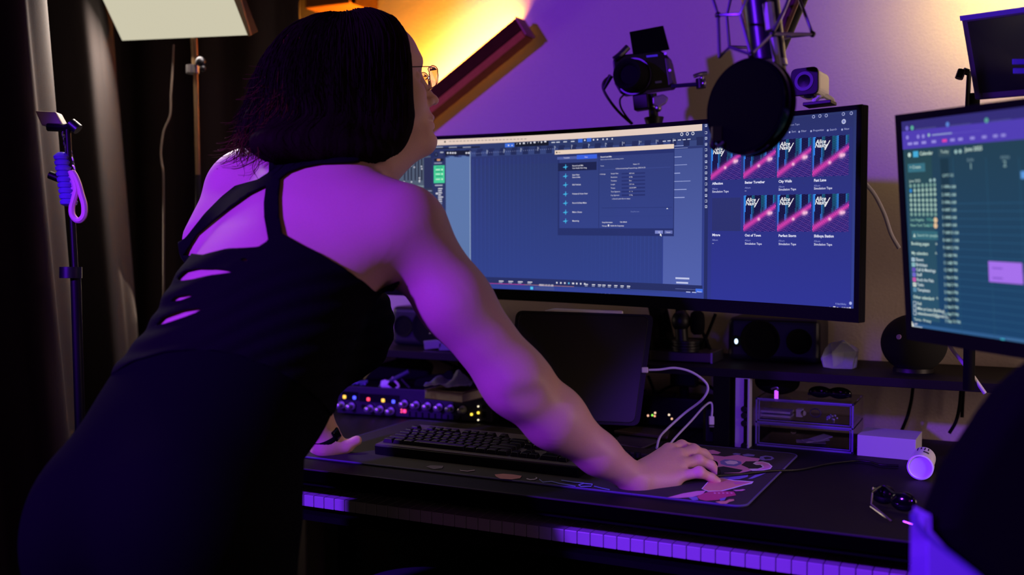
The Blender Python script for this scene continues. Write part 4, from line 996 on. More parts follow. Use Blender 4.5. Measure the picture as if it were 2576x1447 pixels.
for i, (t, c, y) in enumerate((('Shawn', (170, 200, 215), 653), ('Birthdays', (150, 200, 205), 666), ('Call & Meetings', (110, 80, 200), 678.5), ('Stuff', (120, 110, 220), 691), ('Rock the Pale', (215, 90, 180), 703.5), ('Tasks', (215, 225, 215), 716), ('Templates', (100, 150, 180), 729))):
    x = 2295+i*.7; u.rect(x, y+4.5, x+7.5, y-4.5, c, 2); u.rect(x+2.6, y+1, x+5, y-1.5, (40, 70, 100), 3); u.text(x+10, y+3.2, t, .0045, (205, 222, 225), 2, bold=.02)
u.text(2299, 750, 'Other calendars', .0046, G2, 2, bold=.03); u.text(2347, 756, '+', .006, G2, 2); u.text(2357, 757, '^', .006, G2, 2)
for i, t in enumerate(('Kali', 'Mike pr.Lists (Building)', 'vakendowarit3@gmail.co...')):
    y = 763+i*12.3; x = 2299+i*.2; u.rect(x, y+4.5, x+7, y-4.5, (200, 215, 225), 2); u.rect(x+1, y+3.4, x+6, y-3.4, (36, 78, 110), 3); u.text(x+10, y+3.5, t, .0043, (205, 222, 215), 2, bold=.02)
u.text(2301, 806, 'Terms - Privacy', .0040, G2, 2, bold=.02)
u.poly(2296, 817, [(-3, -3.4), (3, -3.4), (2, 1), (0, 4), (-2, 1)], .0013, (235, 235, 225), 2); u.text(2301, 818, '69F', .0036, WH, 2); u.rect(2301, 824.5, 2322, 822.8, (170, 190, 210), 3)
u.text(2372, 446, 'GMT-05', .0046, GR, 2)
for i, y in enumerate((471, 491, 510, 529, 548, 567, 586, 605, 624, 643, 662, 680, 699, 717, 736, 754, 773, 791, 809)):
    h_ = i+1; t = '%d %s' % ((h_-1) % 12+1, 'AM' if h_ < 12 else 'PM'); t2 = '%d %s' % ((h_+2) % 12+1, 'AM' if h_ < 9 else 'PM')
    x = 2370+i*.5; u.text(x, y+2.5, t, .0044, GR, 2, bold=.03); u.text(x+18, y+3, t2, .0044, GR, 2, bold=.03)
    v = S2.px(2408, y+3)[1]
    if i > 1: u.rectq(bs, v, S2.px(2410, y)[0], v+.0006, (44, 92, 128), .0009)
for x, y, a, b_ in ((2443, 407, 'SUN', '1'), (2528, 401, 'MON', '2')): u.text(x-9, y, a, .0044, (120, 150, 160), 2); u.text(x-3, y+19, b_, .0085, GR, 2)
for x in (2408, 2491, 2574):
    q_ = S2.px(x, 600)[0]; u.rectq(q_, bbm, q_-.0007, S2.px(x, 395)[1], (40, 84, 112), .0009)
for (ax_1, ay_1, ax_2, ay_2) in ((2489, 684, 2573, 667), (2490, 709, 2575, 694)):
    q1_, v1_ = S2.px(ax_1, ay_1); q2_, v2_ = S2.px(ax_2, ay_2-2); u.rectq(q1_, v1_, q2_, v1_+.0145, (165, 112, 235), .0011); u.rect(ax_1+9, ay_1-8, ax_1+35, ay_1-10, (130, 84, 200), 4)
u.rect(2519, 865, 2529, 853, (70, 190, 215), 2); u.rect(2534, 873, 2580, 857, (60, 104, 150), 1.4); u.disc(2538, 864, .003, GR, 3); u.text(2545, 869, 'Search', .005, GR, 3)
u.rect(2570, 450, 2590, 430, (90, 150, 220), 2)
u.build('display', mon2, 1.0, 'lit display with a week calendar')
st2 = S2.pt(W2/2, .02, -.06)
MB().tube([S2.pt(W2/2, .17, -.03), S2.pt(W2/2, .17, -.10), (.22, .45, 1.15), (.16, .68, 1.13), (.16, .69, 1.05), (.16, .69, .93)], .017, smooth=5).build('monitor_arm', BLKM, mon2, smooth=True)
b2 = W(2470, 905, 1.98)
MB().lathe((.16, .69, .9155), (0, 0, 1), [(0, .07), (.008, .07), (.014, .055), (.03, .03)]).build('stand_base', BLK, mon2, smooth=True)
# ---------------------------------------------------------------- desk, riser, keyboards
DZ = .75
DESK = mat('desk_laminate', (19, 17, 16), .6, bump=.12, bscale=500, var=.2, spec=.2)
EDGE = mat('desk_edge', (70, 64, 72), .3)
desk = thing('desk', 'long black desk with a keyboard drawer under its front edge', 'desk', (-.7, .4, 0))
MB().box((-.72, .405, DZ-.012), (2.06, .83, .024)).build('desk_top', DESK, desk, bevel=.0015)
MB().box((-.72, -.0115, DZ-.0015), (2.06, .003, .002)).build('edge_strip', EDGE, desk)
MB().box((-.72, -.0112, DZ-.0135), (2.06, .0024, .021)).build('front_band', mat('dull_black_band', (2, 2, 2), .95, spec=0.02), desk)
MB().box((-.72, .012, DZ-.030), (2.06, .02, .012)).build('front_rail', BLKM, desk)
for x in (-1.70, .26):
    for y in (.06, .76): MB().box((x, y, (DZ-.024)/2), (.05, .05, DZ-.024)).build('leg', BLKM, desk, bevel=.003)
MB().box((-.72, .78, .38), (1.96, .018, .68)).build('back_panel', BLKM, desk)
MB().box((-.72, .20, .642), (1.9, .34, .012)).build('drawer_tray', BLKM, desk)
# piano
px0 = onz(815, 1257, .687); KY = .030
KW = .0235*1.0
x_first = ony(842.4, 1262, KY)[0]
pk = thing('piano_keyboard', 'piano keyboard under the desk edge with a row of violet-lit white keys', 'piano keyboard', (-.7, .1, .648))
KWM = mat('ivory_key', (192, 188, 190), .35)
pitch_ = (ony(2153, 1437, KY)[0]-ony(814.6, 1257, KY)[0])/41.0
x0k = ony(814.6, 1257, KY)[0]
MB().box((-.72, .24, .664), (1.36, .14, .030)).build('body', BLK, pk, bevel=.003)
kp = None
kcount = 0
for i in range(-9, 49):
    xc = x0k+(i+.5)*pitch_
    if xc < -1.39 or xc > -.06: continue
    if kp is None: kp = MB().box((xc, KY+.075, .6745), (pitch_-.0011, .15, .0225)).build('white_key', KWM, pk, bevel=.0012); kx = xc
    else:
        c = copyobj(kp, pk); c.location = (xc-kx, 0, 0)
    kcount += 1
kp = None
for i in range(-9, 49):
    xc = x0k+(i+1)*pitch_
    if xc < -1.38 or xc > -.07 or i % 7 in (2, 6): continue
    if kp is None: kp = MB().box((xc, KY+.105, .689), (.012, .09, .012)).build('black_key', BLK, pk, bevel=.001); kx = xc
    else: c = copyobj(kp, pk); c.location = (xc-kx, 0, 0)

# riser shelf
SZ = .915
rs = thing('riser_shelf', 'black raised shelf along the back of the desk under the monitors', 'shelf', (-.7, .7, DZ))
MB().box((-.72, .695, SZ-.009), (1.98, .29, .018)).build('shelf_board', DESK, rs, bevel=.001)
ALU = mat('aluminium', (190, 188, 196), .4, .1)
pxp = ony(1867, 1050, .55)[0]
post = MB().box((pxp, .562, (DZ+SZ-.018)/2), (.030, .024, SZ-.018-DZ)).build('post', ALU, rs, bevel=.001); post['label'] = 'bright aluminium extrusion post'
MB().box((pxp+.0075, .5485, (DZ+SZ-.018)/2), (.007, .004, SZ-.02-DZ)).build('slot', BLKM, post)
for y in (1029, 1045, 1065, 1121):
    c = ony(1872, y, .546); MB().cyl(c+np.array((0, .004, 0)), c-np.array((0, .004, 0)), .0062).build('slot_nut', BLK, post, smooth=True)
MB().box((pxp-.045, .60, (DZ+SZ-.018)/2), (.036, .10, SZ-.018-DZ)).build('post', BLKM, rs, bevel=.002)
MB().box((-1.31, .79, (DZ+SZ-.018)/2), (.018, .02, SZ-.018-DZ)).build('post', BLKM, rs)
for x in (-1.66, .2): MB().box((x, .80, (DZ+SZ-.018)/2), (.03, .04, SZ-.018-DZ)).build('post', BLKM, rs)

# desk mat with printed ornament
PADT = .004
pad = thing('desk_mat', 'large dark desk mat with stitched violet edge and pink swirl print', 'desk mat', (-.8, .3, DZ))
padc = [(-1.236, .058), (-.385, .058), (-.385, .50), (-1.236, .50)]
xl, xr, yf, yb = -1.30, -.388, .062, .520
def rrect(x0, y0, x1, y1, r, z, n=6):
    P = []
    for cx, cy, a in ((x1-r, y0+r, -90), (x1-r, y1-r, 0), (x0+r, y1-r, 90), (x0+r, y0+r, 180)):
        for k in range(n+1): t = math.radians(a+90*k/n); P.append((cx+r*math.cos(t), cy+r*math.sin(t), z))
    return P
MATM = mat('mat_fabric', (46, 42, 40), .85, bump=.25, bscale=900, var=.12)
MB().prism(rrect(xl, yf, xr, yb, .022, DZ), (0, 0, PADT)).build('mat_body', MATM, pad)
pts = rrect(xl, yf, xr, yb, .022, DZ+PADT*.7); pts.append(pts[0])
MB().tube(pts, .0018, n=6, smooth=0).build('stitched_edge', mat('violet_stitch', (96, 90, 130), .7, bump=.6, bscale=900), pad, smooth=True)
# print: flat ink shapes a hair above the mat
def inkpoly(m, pts_px, col): m.add([(*onz(x, y, DZ+PADT)[:2], DZ+PADT+m.z) for x, y in pts_px], [tuple(range(len(pts_px)))], col); m.z += .00003
ink = MB(); ink.z = .0003
PK = (232, 150, 190); PK2 = (214, 116, 160); WHI = (240, 225, 235); LV = (130, 120, 190); OR = (226, 160, 130); RD = (205, 70, 120); DKI = (40, 34, 52)
def Z4(l): return [(1450+x/4.293, 1040+y/4.293) for x, y in l]
inkpoly(ink, Z4([(1400, 400), (1480, 398), (1560, 425), (1530, 442), (1440, 440), (1405, 425)]), PK)
inkpoly(ink, Z4([(1380, 470), (1460, 452), (1600, 470), (1740, 450), (1830, 470), (1900, 480), (1990, 490), (1960, 520), (1830, 520), (1780, 560), (1850, 590), (1895, 620), (1760, 650), (1600, 650), (1500, 600), (1490, 540), (1440, 500)]), PK)
inkpoly(ink, Z4([(1500, 585), (1590, 575), (1800, 615), (1760, 640), (1540, 650)]), DKI)
inkpoly(ink, Z4([(1550, 520), (1600, 500), (1700, 505), (1780, 525), (1785, 550), (1720, 575), (1620, 570), (1560, 550)]), LV)
inkpoly(ink, Z4([(1600, 525), (1660, 512), (1730, 520), (1750, 540), (1700, 555), (1630, 550)]), WHI)
inkpoly(ink, Z4([(1905, 545), (1940, 525), (2010, 522), (2080, 540), (2118, 575), (2095, 605), (2020, 620), (1900, 625), (1860, 600), (1960, 600), (2010, 585), (1990, 560), (1940, 560)]), WHI)
inkpoly(ink, Z4([(1930, 545), (1960, 533), (2010, 530), (2070, 548), (2102, 576), (2080, 600), (2010, 612), (1910, 614), (1990, 602), (2030, 585), (2010, 556), (1965, 550)]), PK)
inkpoly(ink, Z4([(1985, 470), (2040, 460), (2110, 468), (2138, 490), (2100, 510), (2020, 512), (1975, 500)]), LV)
inkpoly(ink, Z4([(2020, 478), (2060, 472), (2105, 480), (2100, 495), (2040, 500)]), DKI)
inkpoly(ink, Z4([(1685, 440), (1720, 432), (1775, 440), (1765, 452), (1700, 450)]), LV); inkpoly(ink, Z4([(1790, 450), (1850, 440), (1930, 452), (1915, 468), (1820, 468)]), LV)
inkpoly(ink, Z4([(1540, 690), (1640, 670), (1860, 655), (1850, 690), (1760, 715), (1650, 720)]), LV)
inkpoly(ink, Z4([(1850, 715), (1930, 670), (2050, 648), (1980, 680), (1900, 710)]), LV)
inkpoly(ink, Z4([(1350, 820), (1420, 740), (1500, 700), (1560, 700), (1700, 725), (1870, 738), (1915, 740), (1895, 765), (1800, 785), (1700, 815), (1560, 850), (1420, 850)]), WHI)
inkpoly(ink, Z4([(1360, 820), (1425, 748), (1500, 708), (1560, 706), (1690, 732), (1860, 745), (1895, 748), (1790, 778), (1690, 806), (1555, 840), (1420, 842)]), OR)
inkpoly(ink, Z4([(1690, 750), (1760, 745), (1870, 750), (1800, 765), (1720, 775)]), PK2)
inkpoly(ink, Z4([(980, 915), (1150, 870), (1300, 845), (1400, 840), (1360, 880), (1250, 910), (1100, 920)]), PK)
inkpoly(ink, Z4([(1300, 905), (1370, 870), (1440, 850), (1550, 845), (1700, 850), (1725, 890), (1640, 905), (1540, 940), (1400, 950), (1330, 935)]), RD)
for k in range(5): inkpoly(ink, Z4([(1480+k*45, 862), (1500+k*45, 860), (1510+k*45, 872), (1490+k*45, 875)]), PK)
inkpoly(ink, Z4([(1210, 915), (1300, 905), (1320, 940), (1260, 948)]), LV); inkpoly(ink, Z4([(1545, 930), (1620, 912), (1600, 945), (1555, 952)]), LV)
inkpoly(ink, Z4([(1690, 835), (1760, 832), (1800, 826), (1828, 832), (1790, 845), (1720, 848)]), PK)
inkpoly(ink, Z4([(1500, 962), (1560, 955), (1610, 955), (1650, 935), (1700, 935), (1705, 950), (1650, 965), (1620, 985), (1560, 985)]), OR)
def Z3(l): return [(780+x/2.8, 1040+y/2.8) for x, y in l]
inkpoly(ink, Z3([(815, 380), (850, 370), (940, 375), (930, 392), (870, 398)]), (100, 92, 100))
inkpoly(ink, Z3([(1300, 435), (1360, 430), (1430, 435), (1490, 445), (1480, 462), (1420, 470), (1340, 465), (1310, 450)]), (190, 130, 125))
for l, c in (([(1055, 400), (1060, 408), (1110, 412), (1160, 405)], (150, 130, 140)), ([(1525, 465), (1550, 472), (1580, 470), (1600, 462), (1590, 456)], (190, 180, 190)), ([(1615, 470), (1640, 490), (1700, 485), (1760, 500), (1830, 512), (1870, 520)], (120, 130, 200)), ([(1890, 510), (1930, 500), (1990, 505), (1980, 520), (1910, 522), (1890, 510)], (140, 150, 210)), ([(1770, 478), (1850, 490), (1930, 498)], (120, 130, 200)), ([(2000, 520), (2060, 535), (2110, 545)], (120, 130, 200))):
    P = Z3(l)
    for a, b in zip(P, P[1:]): inkpoly(ink, [(a[0], a[1]-1), (b[0], b[1]-1), (b[0], b[1]+1.2), (a[0], a[1]+1.2)], c)
o = ink.build('printed_ornament', mat('printed_ink', (200, 200, 200), .7, vcol='base'), pad); me = o.data
# recompute colours per face by order (faces kept in order)
ca = me.color_attributes.new('Col', 'FLOAT_COLOR', 'CORNER')
if len(me.polygons) == len(ink.c):
    for p, c in zip(me.polygons, ink.c):
        for li in p.loop_indices: ca.data[li].color = (*lin(c), 1)
o['label'] = 'pink, lilac and orange swirl print'

# computer keyboard
kfl = onz(954, 1150, DZ+.012); kbl = onz(1070, 1080, DZ+.012)
kb = thing('computer_keyboard', 'full-size black mechanical keyboard on the desk mat under the arm', 'keyboard', (-.9, .28, DZ))
KX0, KX1, KY0, KY1 = -1.158, -.700, .128, .288
KX1 = KX0+.450
sk = (kbl[0]-kfl[0])/(kbl[1]-kfl[1])
zk = DZ+PADT
t_ = math.radians(-1.5)
kfr = np.array((-1.158, .140)); kdx = np.array((math.cos(t_), math.sin(t_))); kdy = np.array((-math.sin(t_), math.cos(t_)))
def KP(x, y, z): p = kfr+kdx*x+kdy*y; return np.array((p[0], p[1], z))
KR = np.column_stack([(*kdx, 0), (*kdy, 0), (0, 0, 1)])
KR = KR @ np.array(Matrix.Rotation(math.radians(4.5), 3, 'X'))
def KQ(x, y, h): return KP(0, 0, zk+.010)+KR @ np.array((x, y, h))
KBD = .170
MB().box(KQ(.225, KBD/2, -.001), (.450, KBD, .020), KR).build('case', BLK, kb, bevel=.002)
MB().box(KQ(.225, KBD/2, .0098), (.446, KBD-.004, .002), KR).build('top_plate', mat('plate_grey', (120, 112, 112), .4, .5), kb)
rows_ = [(0, [1.25]*3+[6.25]+[1.25]*4+[.25, 1, 1, 1, .25, 2, 1]), (1, [2.25]+[1]*10+[2.75, .25, -1, 1, -1, .25, 1, 1, 1, 1]), (2, [1.75]+[1]*11+[2.25, .25, -3, .25, 1, 1, 1, -1]),
         (3, [1.5]+[1]*12+[1.5, .25, 1, 1, 1, .25, 1, 1, 1, 1]), (4, [1]*13+[2, .25, 1, 1, 1, .25, 1, 1, 1, 1]), (5.35, [1, -1, 1, 1, 1, 1, -.5, 1, 1, 1, 1, -.5, 1, 1, 1, 1, .25, 1, 1, 1, .25])]
protok = {}; nk = 0
KEYM = mat('keycap', (16, 15, 19), .32, spec=.6)
U_ = .0191; ox = .009; oy = .016
for ry, ws in rows_:
    x = 0
    for w_ in ws:
        if w_ > 0 and w_ != .25:
            c = (ox+(x+w_/2)*U_, oy+ry*.0192+.009)
            if w_ not in protok:
                hw, hh = w_*U_/2-.0005, .0089; V = []
                for z, ins, dy in ((0, 0, 0), (.007, .0022, .0004), (.0082, .0030, .0005)):
                    V += [(-hw+ins, -hh+ins+dy, z), (hw-ins, -hh+ins+dy, z), (hw-ins, hh-ins*.7+dy, z), (-hw+ins, hh-ins*.7+dy, z)]
                F = [(3, 2, 1, 0), (8, 9, 10, 11)]+[(4*k+i, 4*k+(i+1) % 4, 4*k+4+(i+1) % 4, 4*k+4+i) for k in range(2) for i in range(4)]
                o = MB().add([tuple(KR @ np.array(v)) for v in V], F).build('key', KEYM, kb, w=False, bevel=.0007); protok[w_] = o
            else: o = copyobj(protok[w_], kb)
            if nk >= 98: bpy.data.objects.remove(o)
            else: o.location = Vector(KQ(c[0], c[1], .0112))-kb.location
            nk += 1
        x += abs(w_)
print('keys', nk, 'piano', kcount)

# mouse
ms = thing('computer_mouse', 'small black computer mouse under the right hand', 'mouse', onz(1750, 1212, DZ+PADT))
mc_ = onz(1750, 1190, DZ+PADT+.006)
bpy_m = MB().ell(mc_+np.array((-.002, 0, 0)), (.050, .027, .021), 24, 14, frame((math.cos(.62), math.sin(.62), 0), (0, 0, 1)))
bpy_m.v = [(x, y, max(z, DZ+PADT+.0008)) for x, y, z in bpy_m.v]
bpy_m.build('shell', BLK, ms, smooth=True)
mw = mc_+np.array((math.cos(.62), math.sin(.62), 0))*.034+np.array((0, 0, .015)); MB().cyl(mw-np.array((-.003, .003, 0))*1.2, mw+np.array((-.003, .003, 0))*1.2, .007).build('scroll_wheel', BLKM, ms, smooth=True)
cz = DZ+PADT+.003
pts = [onz(1800, 1198, DZ+.010), onz(1860, 1194, cz), onz(1930, 1186, cz), onz(2010, 1182, DZ+.003), onz(2080, 1168, DZ+.003), onz(2150, 1160, DZ+.003), onz(2190, 1163, DZ+.003), onz(2215, 1170, DZ+.003), onz(2260, 1172, DZ+.003)]
meta(MB().tube(pts, .0023, n=8).build('mouse_cable', BLK, smooth=True), 'thin black mouse cable crossing the swirl print to the right', 'cable')
# ---------------------------------------------------------------- things on the desk and the riser
# rack audio unit
RA = onz(850, 1040, DZ+.002)[:2]; RB = onz(1238, 1064, DZ+.002)[:2]
tr = nrm([*(RB-RA), 0]); RL = np.linalg.norm(RB-RA); RF = frame(tr, (0, 0, 1)); rdep = RF[:, 1]
if rdep[1] < 0: rdep = -rdep
RH_ = .068
o0 = np.array((*RA, DZ+.004))
rk = thing('audio_interface', 'rack audio unit with chrome knobs and small coloured lit buttons', 'audio interface', o0+tr*RL/2)
def RP(a, h, out=0): return o0+tr*a+np.array((0, 0, h))-rdep*out
RACK = mat('rack_face', (48, 46, 60), .4, .3)
MB().box(RP(RL/2, RH_/2, -.09), (RL, .175, RH_-.006), RF).build('chassis', BLK, rk, bevel=.002)
MB().box(RP(RL/2, RH_/2, .0), (RL, .005, RH_), RF).build('front_panel', RACK, rk, bevel=.001)
def rpx(x, y):   # photo pixel on the front plane -> (a, h)
    r = ray(x, y); n_ = rdep; t = ((o0-CAM)@n_)/(r@n_); p = CAM+t*r-o0; return p@tr, p[2]
a0_, h0_ = rpx(862, 985); a1_, h1_ = rpx(1006, 1016)
for (xa, xb, ya_, yb_) in ((862, 903, 985, 1006), (906, 1006, 990, 1014)):
    a, h = rpx(xa, ya_); b, g = rpx(xb, yb_); MB().box(RP((a+b)/2, (h+g)/2, .0032), (abs(b-a), .002, abs(h-g)+.002), RF).build('display_window', BLKG, rk)
knobs = [(862, 1018), (887, 1021), (934, 1027), (959, 1029), (986, 1033), (1020, 1015), (1049, 1018), (1078, 1021), (1107, 1024), (1136, 1027), (1167, 1030)]
kproto = None
for x, y in knobs:
    a, h = rpx(x, y); c = RP(a, h, .003)
    if kproto is None:
        kproto = MB().lathe((0, 0, 0), -rdep, [(0, .0095), (.004, .0095), (.0045, .006), (.017, .0052), (.0175, .0062), (.024, .0062), (.0255, .0045)], 20).build('knob', mat('satin_knob', (190, 190, 195), .3, .8), rk, smooth=True, w=False)
        ring_ = MB().lathe((0, 0, 0), -rdep, [(0, .0112), (.0022, .0112), (.0022, .008)], 20).build('knob_ring', BLKM, rk, smooth=True, w=False); kproto.location = Vector(c)-rk.location; ring_.location = kproto.location
    else:
        k = copyobj(kproto, rk); k.location = Vector(c)-rk.location; k = copyobj(ring_, rk); k.location = Vector(c)-rk.location
def led(x, y, w_, h_, col, nm='lit_button', es=1.6, fx=rpx, fp=None, par=None):
    a, h = fx(x, y); c = (fp or RP)(a, h, .0052)
    o = MB().box(c, (w_, .004, h_), RF).build(nm, mat('lit_%d_%d_%d' % col, col, .4, emit=col, es=es), par or rk, bevel=min(w_, h_)*.25); return o
for x, y, c in ((869, 998, (255, 200, 60)), (894, 1000, (80, 90, 255)), (929, 1004, (255, 70, 80)), (966, 1007, (255, 200, 60)), (992, 1010, (80, 90, 255)), (1020, 1034, (255, 60, 120))):
    led(x, y, .0085, .0085, c)
for x, y, c in ((1012, 1030, (255, 80, 120)), (1012, 1036, (255, 80, 120)), (1205, 1022, (255, 240, 200)), (1205, 1038, (255, 220, 70)), (1188, 1042, (255, 220, 70)), (1205, 1056, (255, 240, 200))): led(x, y, .0028 if x < 1100 or y in (1022, 1056) else .0055, .0028 if x < 1100 or y in (1022, 1056) else .0055, c, 'indicator_light', 2.0)
for x, y in ((1219, 1023), (1219, 1043), (1219, 1062)):
    a, h = rpx(x, y); MB().box(RP(a, h, .003), (.010, .002, .008 if y != 1043 else .014), RF).build('rack_slot', BLKG, rk)
for i in range(9):
    a, h = rpx(1032+i*16, 1041+i*1.4); MB().box(RP(a, h, .003), (.0035, .002, .012), RF).build('toggle', BLKM, rk)
a, h = rpx(916, 1022); MB().lathe(RP(a, h, .002), -rdep, [(0, .006), (.003, .006), (.003, .003)]).build('jack', BLKG, rk, smooth=True)
def ontop(x, back): # point on rack top, given photo x along the front edge
    a, h = rpx(x, 990); return RP(a, RH_-.004, -back)
# things on the rack
p = ontop(968, .03)
m = MB(); c = onz(968, 995, DZ+RH_+.002); fx_ = lambda x, y, out=.03: (lambda a, h: RP(a, h, -out))(*rpx(x, y))
m.prism([fx_(945, 975), (fx_(945, 996)), fx_(992, 1004), fx_(993, 984), fx_(985, 977), fx_(977, 982), fx_(966, 977), fx_(960, 969)], rdep*.0016)
m.prism([fx_(944, 975, .028), fx_(946, 962, .028), fx_(955, 959, .028), fx_(967, 963, .028), fx_(960, 974, .028)], rdep*.0012)
meta(m.build('paper_tag', mat('pale_paper', (225, 215, 230), .7, bump=.2, bscale=80)), 'crumpled pale paper tag standing on the audio unit', 'paper tag')
def rt(x, y): return fx_(x, y, .045)
r = thing('brush', 'slim brush with a dark handle lying across the audio unit', 'brush', rt(950, 975))
MB().tube([rt(925, 988), rt(960, 966), rt(1010, 940)], .0055, n=10).build('handle', mat('dark_violet_handle', (60, 56, 90), .4), r, smooth=True)
MB().tube([rt(909, 996), rt(917, 992), rt(926, 987)], lambda t: .002+.003*t, n=10).build('tip', mat('cream_tip', (220, 210, 185), .5), r, smooth=True)
meta(MB().tube([rt(967, 955), rt(975, 966), rt(982, 974), rt(984, 985)], .003, n=8).build('twig', mat('pale_twig', (220, 200, 200), .6), smooth=True), 'pale curved stick leaning beside the paper tag', 'stick')
meta(MB().tube([rt(990, 960), rt(1004, 975), rt(1018, 990)], .0035, n=8).build('pen', BLK, smooth=True), 'black pen leaning right of the paper tag', 'pen')
m = MB()
for k in range(2): m.tube([rt(874+math.cos(t)*7+k*20, 975+math.sin(t)*5+k*2) for t in np.linspace(.4, 5.6, 9)], .0035, n=8)
m.tube([rt(880, 969), rt(890, 968), rt(905, 966)], .004); m.tube([rt(874, 981), rt(890, 984), rt(900, 978)], .003)
meta(m.build('cable_clips', mat('violet_plastic', (70, 66, 120), .3), smooth=True), 'small tangle of dark clips at the left end of the audio unit', 'clips')
# black case and pouch behind
def bx(x, y, back): a, h = rpx(x, y); return RP(a, h, -back)
m = MB().prism([bx(1002, 988, .08), bx(1012, 962, .08), bx(1075, 958, .08), bx(1094, 942, .08), bx(1105, 945, .08), bx(1118, 975, .08), bx(1118, 994, .08)], rdep*.07)
meta(m.build('pouch', BLKM, bevel=.004), 'black soft pouch slumped behind the book and pens', 'pouch')
m = MB().prism([bx(850, 975, .13), bx(880, 935, .13), bx(985, 905, .13), bx(1030, 935, .13), bx(1020, 975, .13)], rdep*.03)
meta(m.build('headphone_case', BLKM, bevel=.01, seg=3), 'dark case standing at the left behind the audio unit', 'case')
# book
bk = thing('book', 'thick book lying on the right half of the audio unit', 'book', bx(1130, 1000, .1))
zt_ = DZ+RH_+.001
c1, c2, c3 = onz(1069, 1003, zt_), onz(1163, 1014, zt_), onz(1218, 1000, zt_)
q4 = c1+(c3-c2)
PAGES = mat('book_pages', (200, 185, 180), .8, bump=.8, bscale=60)
MB().prism([c1, c2, c3, q4], (0, 0, .020)).build('pages', PAGES, bk)
e = (c2-c1)*.01
for z in (0, .0203): MB().prism([c1-e+np.array((0, -.002, z)), c2+e+np.array((0, -.002, z)), c3+e+np.array((0, .002, z)), q4-e+np.array((0, .002, z))], (0, 0, .0018)).build('cover', mat('book_cover', (90, 70, 70), .6), bk)
# violet tissue
m = MB(); cc = (c1+c3)/2+np.array((-.01, .0, .024))
for i in range(11):
    for j in range(11):
        x = (i-5)/5; y = (j-5)/5; rr = math.hypot(x, y)
        m.v.append(tuple(cc+tr*(x*.052)+rdep*(y*.045)+np.array((0, 0, .010+.046*max(0, 1-((x-.35)/.33)**2)*max(0, 1-((y-.1)/.8)**2)*(.75+.25*math.sin(9*y+4*x))+.020*max(0, 1-((x+.55)/.3)**2)*max(0, 1-(y/.7)**2)+.007*math.sin(9*x+2+2*y)*math.sin(8*y+3*x)))))
for i in range(10):
    for j in range(10): m.f.append((i*11+j, i*11+j+1, (i+1)*11+j+1, (i+1)*11+j)); m.c.append((1, 1, 1))
o = m.build('scarf', mat('violet_tissue', (90, 80, 150), .5, bump=.5, bscale=90), smooth=True); s = o.modifiers.new('t', 'SOLIDIFY'); s.thickness = .0012; s = o.modifiers.new('s', 'SUBSURF'); s.levels = 1; s.render_levels = 2
meta(o, 'crumpled violet cloth heaped on top of the book', 'cloth')

# tablet on its stand with a pencil
def plane_pt(P0, n_):
    return lambda x, y: CAM+((P0-CAM)@n_)/(ray(x, y)@n_)*ray(x, y)
tb = onz(1450, 1078, DZ+.03)
tn = nrm(np.array((.42, -1, .22))); T0 = W(1600, 1062, 2.12)
tp = plane_pt(T0, tn)
tab = thing('tablet', 'dark tablet standing behind the keyboard with its screen off', 'tablet', onz(1480, 1085, DZ))
TL, TR, BR_, BL = tp(1298, 781), tp(1645, 792), tp(1608, 1072), tp(1272, 1058)
def rquad(P, r, n=5):
    out = []
    for i in range(4):
        a, b, c = P[i-1], P[i], P[(i+1) % 4]; u1 = nrm(a-b); u2 = nrm(c-b)
        for k in range(n+1):
            t = k/n; out.append((1-t)**2*(b+u1*r)+2*t*(1-t)*b+t*t*(b+u2*r))
    return out
cen = (TL+TR+BR_+BL)/4
MB().prism(rquad([TL, TR, BR_, BL], .016), -tn*.012).build('case', BLK, tab)
cen = (TL+TR+BR_+BL)/4
def inset(P, dx): return [p+nrm(cen-p)*dx for p in P]
sL = [tp(1306, 788), tp(1631, 797), tp(1596, 1064), tp(1284, 1050)]
TS = mat('dark_screen_glass', (14, 9, 8), .3, spec=.5)
MB().prism([p+tn*.0016 for p in rquad(sL, .014)], -tn*.002).build('screen', TS, tab)
L_ = rquad(sL, .014); MB().tube([p+tn*.0016 for p in L_+[L_[0]]], .0007, n=5, smooth=0).build('screen_rim', GREYM, tab)
bc_ = (BL+BR_)/2; fo = np.array((bc_[0], bc_[1]+.03, DZ+.004)); MB().tube([cen-tn*.014, cen-tn*.03+ZZ*-.05, fo+ZZ*.002], .010).build('stand_arm', GREYM, tab, smooth=True); MB().lathe(fo, (0, 0, 1), [(0, .055), (.006, .053)], 30).build('stand_base', GREYM, tab, smooth=True)
pc = thing('stylus', 'white stylus clipped along the top edge of the tablet', 'stylus', tp(1460, 785))
pa, pb = tp(1395, 780)-tn*.006, tp(1563, 786)-tn*.006
MB().cyl(pa, pb, .0044, n=14).ell(pb, .0044, 12, 8).build('barrel', WHT, pc, smooth=True)
MB().cyl(pa, tp(1371, 781)-tn*.006, .0044, .0008, n=14).build('tip', WHT, pc, smooth=True)
